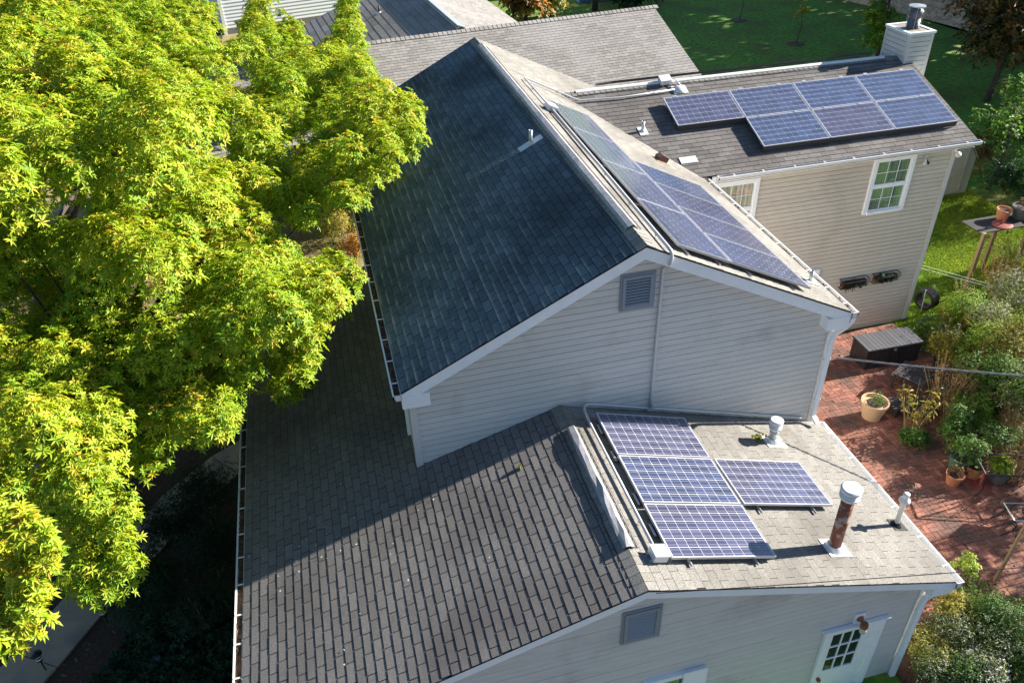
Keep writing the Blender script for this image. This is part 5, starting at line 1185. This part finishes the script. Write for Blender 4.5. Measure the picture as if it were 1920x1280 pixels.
# pots on the patio
pot(gz(1633, 780, .045), .29, .46, 'terra_pale', 'large pale clay pot with sparse greenery on the sunny bricks', plant=('green', 160, .2, .08, .07, .8))
pot(gz(1785, 905, .045), .17, .27, 'terra', 'orange clay pot with withered plant beside the garden table', plant=('brown', 120, .17, .12, .08, .6))
pot(gz(1795, 880, .045), .24, .38, 'greenpot', 'dark green pot holding a leafy bush behind the orange pot', rim=False, plant=('green', 1100, .4, .55, .07, .7))
pot((7.95, .25, .045), .2, .3, 'terra', 'clay pot with dark leaves on the table frame', plant=('green', 300, .22, .15, .07, .4))
pot((8.35, -.02, .045), .2, .3, 'greypot', 'pot of bright yellow green grassy leaves under the table frame', rim=False, plant=('bright', 700, .22, .2, .14, .95))
# low slatted table and patio chair heap
lt = empty('slatted_table', 'dark slatted folding table lying beside the dry stalks', 'table', (8.45, 2.65, .05), .5)
for k in range(7): obj('slat', MB().box((k*.1, 0, .42), (k*.1+.085, .75, .44), None, rnd.random()), M['wood_dark'], lt)
for (x, y) in ((.05, .05), (.72, .05), (.05, .7), (.72, .7)): obj('leg', MB().box((x-.02, y-.02, 0), (x+.02, y+.02, .42)), M['wood_dark'], lt)
lt = empty('slatted_bench', 'low dark bench top behind the pale clay pot', 'bench', (7.45, 2.3, .05), -.35)
for k in range(5): obj('slat', MB().box((0, k*.09, .25), (.95, k*.09+.075, .27), None, rnd.random()), M['wood_dark'], lt)
for x in (.1, .85): obj('leg', MB().box((x-.02, .02, 0), (x+.02, .4, .25)), M['wood_dark'], lt)
ch = empty('folded_chair', 'folded black metal chair leaning among the plants by the patio edge', 'chair', (9.2, 2.75, .05), .9)
b = MB()
for k in range(9): b.tube([(k*.07, 0, 0), (k*.07+.1, .35, .5)], .012, 5)
obj('slats', b, M['black'], ch); b = MB(); b.tube([(0, 0, 0), (.1, .35, .55), (.68, .35, .55), (.58, 0, 0)], .016, 6); b.tube([(0, .3, 0), (.08, .05, .5)], .014, 6); obj('frame', b, M['black'], ch)
# little wire fence bits near the deck box
ht = empty('wire_hoop_fence', 'thin rusty wire hoop fence right of the deck box', 'fence', (9.55, 3.55, .04)); b = MB()
b.tube([(0, 1.1, 0), (0, 1.1, .4), (.3, .5, .42), (.45, 0, .4), (.45, 0, 0)], .012, 5); obj('hoop', b, M['redmetal'], ht)
# wrought iron table frame and scroll chair
wt = empty('iron_table', 'black wrought iron table frame without its top on the patio', 'table', (7.55, -.35, .045), -.35)
b = MB(); w_, d_ = 1.25, .62
b.tube([(0, 0, .7), (w_, 0, .7), (w_, d_, .7), (0, d_, .7), (0, 0, .7)], .016, 5); b.tube([(0, .04, .64), (w_, .04, .64)], .008, 4); b.tube([(0, d_-.04, .64), (w_, d_-.04, .64)], .008, 4)
obj('top_frame', b, M['iron'] if 'iron' in M else M['black'], wt)
for (x, y, sx_) in ((0, 0, -1), (w_, 0, 1), (w_, d_, 1), (0, d_, -1)): b = MB(); b.tube([(x, y, .7), (x-sx_*.04, y, .5), (x-sx_*.07, y, .3), (x, y, .1), (x+sx_*.08, y, 0)], .013, 5); obj('leg', b, M['black'], wt)
for y in (.02, d_-.02):
    b = MB()
    for k in range(6):
        cx = .14+k*.2; b.tube([(cx+(.02+.0085*a)*math.cos(a*.75), y, .62+(.01+.003*a)*math.sin(a*.75)) for a in range(9)], .006, 4)
    obj('scroll', b, M['black'], wt)
ct = empty('scroll_chair', 'black iron chair with curled scroll legs at the right edge of the patio', 'chair', (7.45, -1.35, .045), -.3)
b = MB(); b.tube([(0, 0, .45), (.5, 0, .45), (.5, .45, .45), (0, .45, .45), (0, 0, .45)], .016, 5); obj('seat_frame', b, M['galv'], ct)
for (sgn, x, y) in ((1, 0, 0), (-1, .5, 0), (1, 0, .45), (-1, .5, .45)):
    b = MB(); pts = [(x, y, .45), (x+sgn*.1, y, .3), (x+sgn*.02, y, .14), (x-sgn*.14, y, .02)]; b.tube(pts, .012, 5); b.tube([(x-sgn*.02+.1*math.cos(a*.5), y, .24+.1*math.sin(a*.5)) for a in range(11)], .009, 4); b.tube([(x+sgn*.14+.07*math.cos(a*.5), y, .13+.07*math.sin(a*.5)) for a in range(11)], .009, 4); obj('leg', b, M['black'], ct)
b = MB(); b.tube([(.25+.2*math.cos(a*.42), .22+.2*math.sin(a*.42), .45) for a in range(16)], .01, 4); obj('seat_ring', b, M['black'], ct)
# pink parasol cut by the right edge
um = empty('parasol', 'pink parasol with wooden pole cut by the right picture edge', 'parasol', (8.55, -1.0, .04)); b = MB(); b.tube([(0, 0, 0), (-.12, .1, 1.75)], .03, 8); obj('pole', b, M['wood'], um)
b = MB(); b.add([(.12, .05, 1.1), (-.20, .12, .98), (-.05, -.25, .85), (.6, -.45, .9), (.9, .1, 1.0), (.4, .35, 1.0)], [(0,1,2),(0,2,3),(0,3,4),(0,4,5),(0,5,1)]); 
b.add([(.12, .05, 1.085), (-.20, .12, .965), (-.05, -.25, .835), (.6, -.45, .885), (.9, .1, .985), (.4, .35, .985)], [(0,2,1),(0,3,2),(0,4,3),(0,5,4),(0,1,5)]); obj('canopy', b, M['pink'], um)
b = MB(); p = Vector(gz(1863, 1092)); b.tube([(0, 0, 0), (.5, .28, 1.0), (1.0, .5, 1.9)], [.035, .032, .028], 8); o = obj('wooden_pole', b, M['wood']); o.location = p; tag(o, 'leaning bare wooden pole rising from the shaded bricks at the right', 'pole')
# path lights in the shaded bed
for (u, v, lb) in ((88, 1258, 'black path light with two white bands beside the lower end of the path'), (205, 1172, 'black path light half hidden by the azalea at the middle of the path')):
    o = empty('path_light', lb, 'path light', gz(u, v), group='path lights'); b = MB(); b.tube([(0, 0, 0), (0, 0, .35)], .012, 6); obj('stake', b, M['black'], o)
    b = MB(); b.lathe([(.05, .33), (.055, .36), (.055, .5), (.09, .5), (.08, .53), (.02, .56)], 14); obj('housing', b, M['black'], o)
    b = MB(); b.lathe([(.058, .38), (.058, .41)], 14); b.lathe([(.058, .45), (.058, .48)], 14); obj('lens', b, M['pvc'], o)
b = MB(); b.smooth = True; b.lathe([(.1, 0), (.16, .05), (.13, .13), (.04, .17)], 9, T(*gz(290, 1243))); tag(obj('stone', b, simple('bluish_stone', (.16, .17, .22), .8)), 'single bluish stone in the dark ground cover', 'stone')
print('TRIS2', sum(len(p.data.polygons)*2 if len(p.data.polygons) and len(p.data.polygons[0].vertices)==4 else len(p.data.polygons) for p in bpy.data.objects if p.type=='MESH'))
print('TRIS', sum(len(o.data.polygons) for o in bpy.data.objects if o.type == 'MESH' and o.data.users == 1), 'OBJ', len(bpy.data.objects))
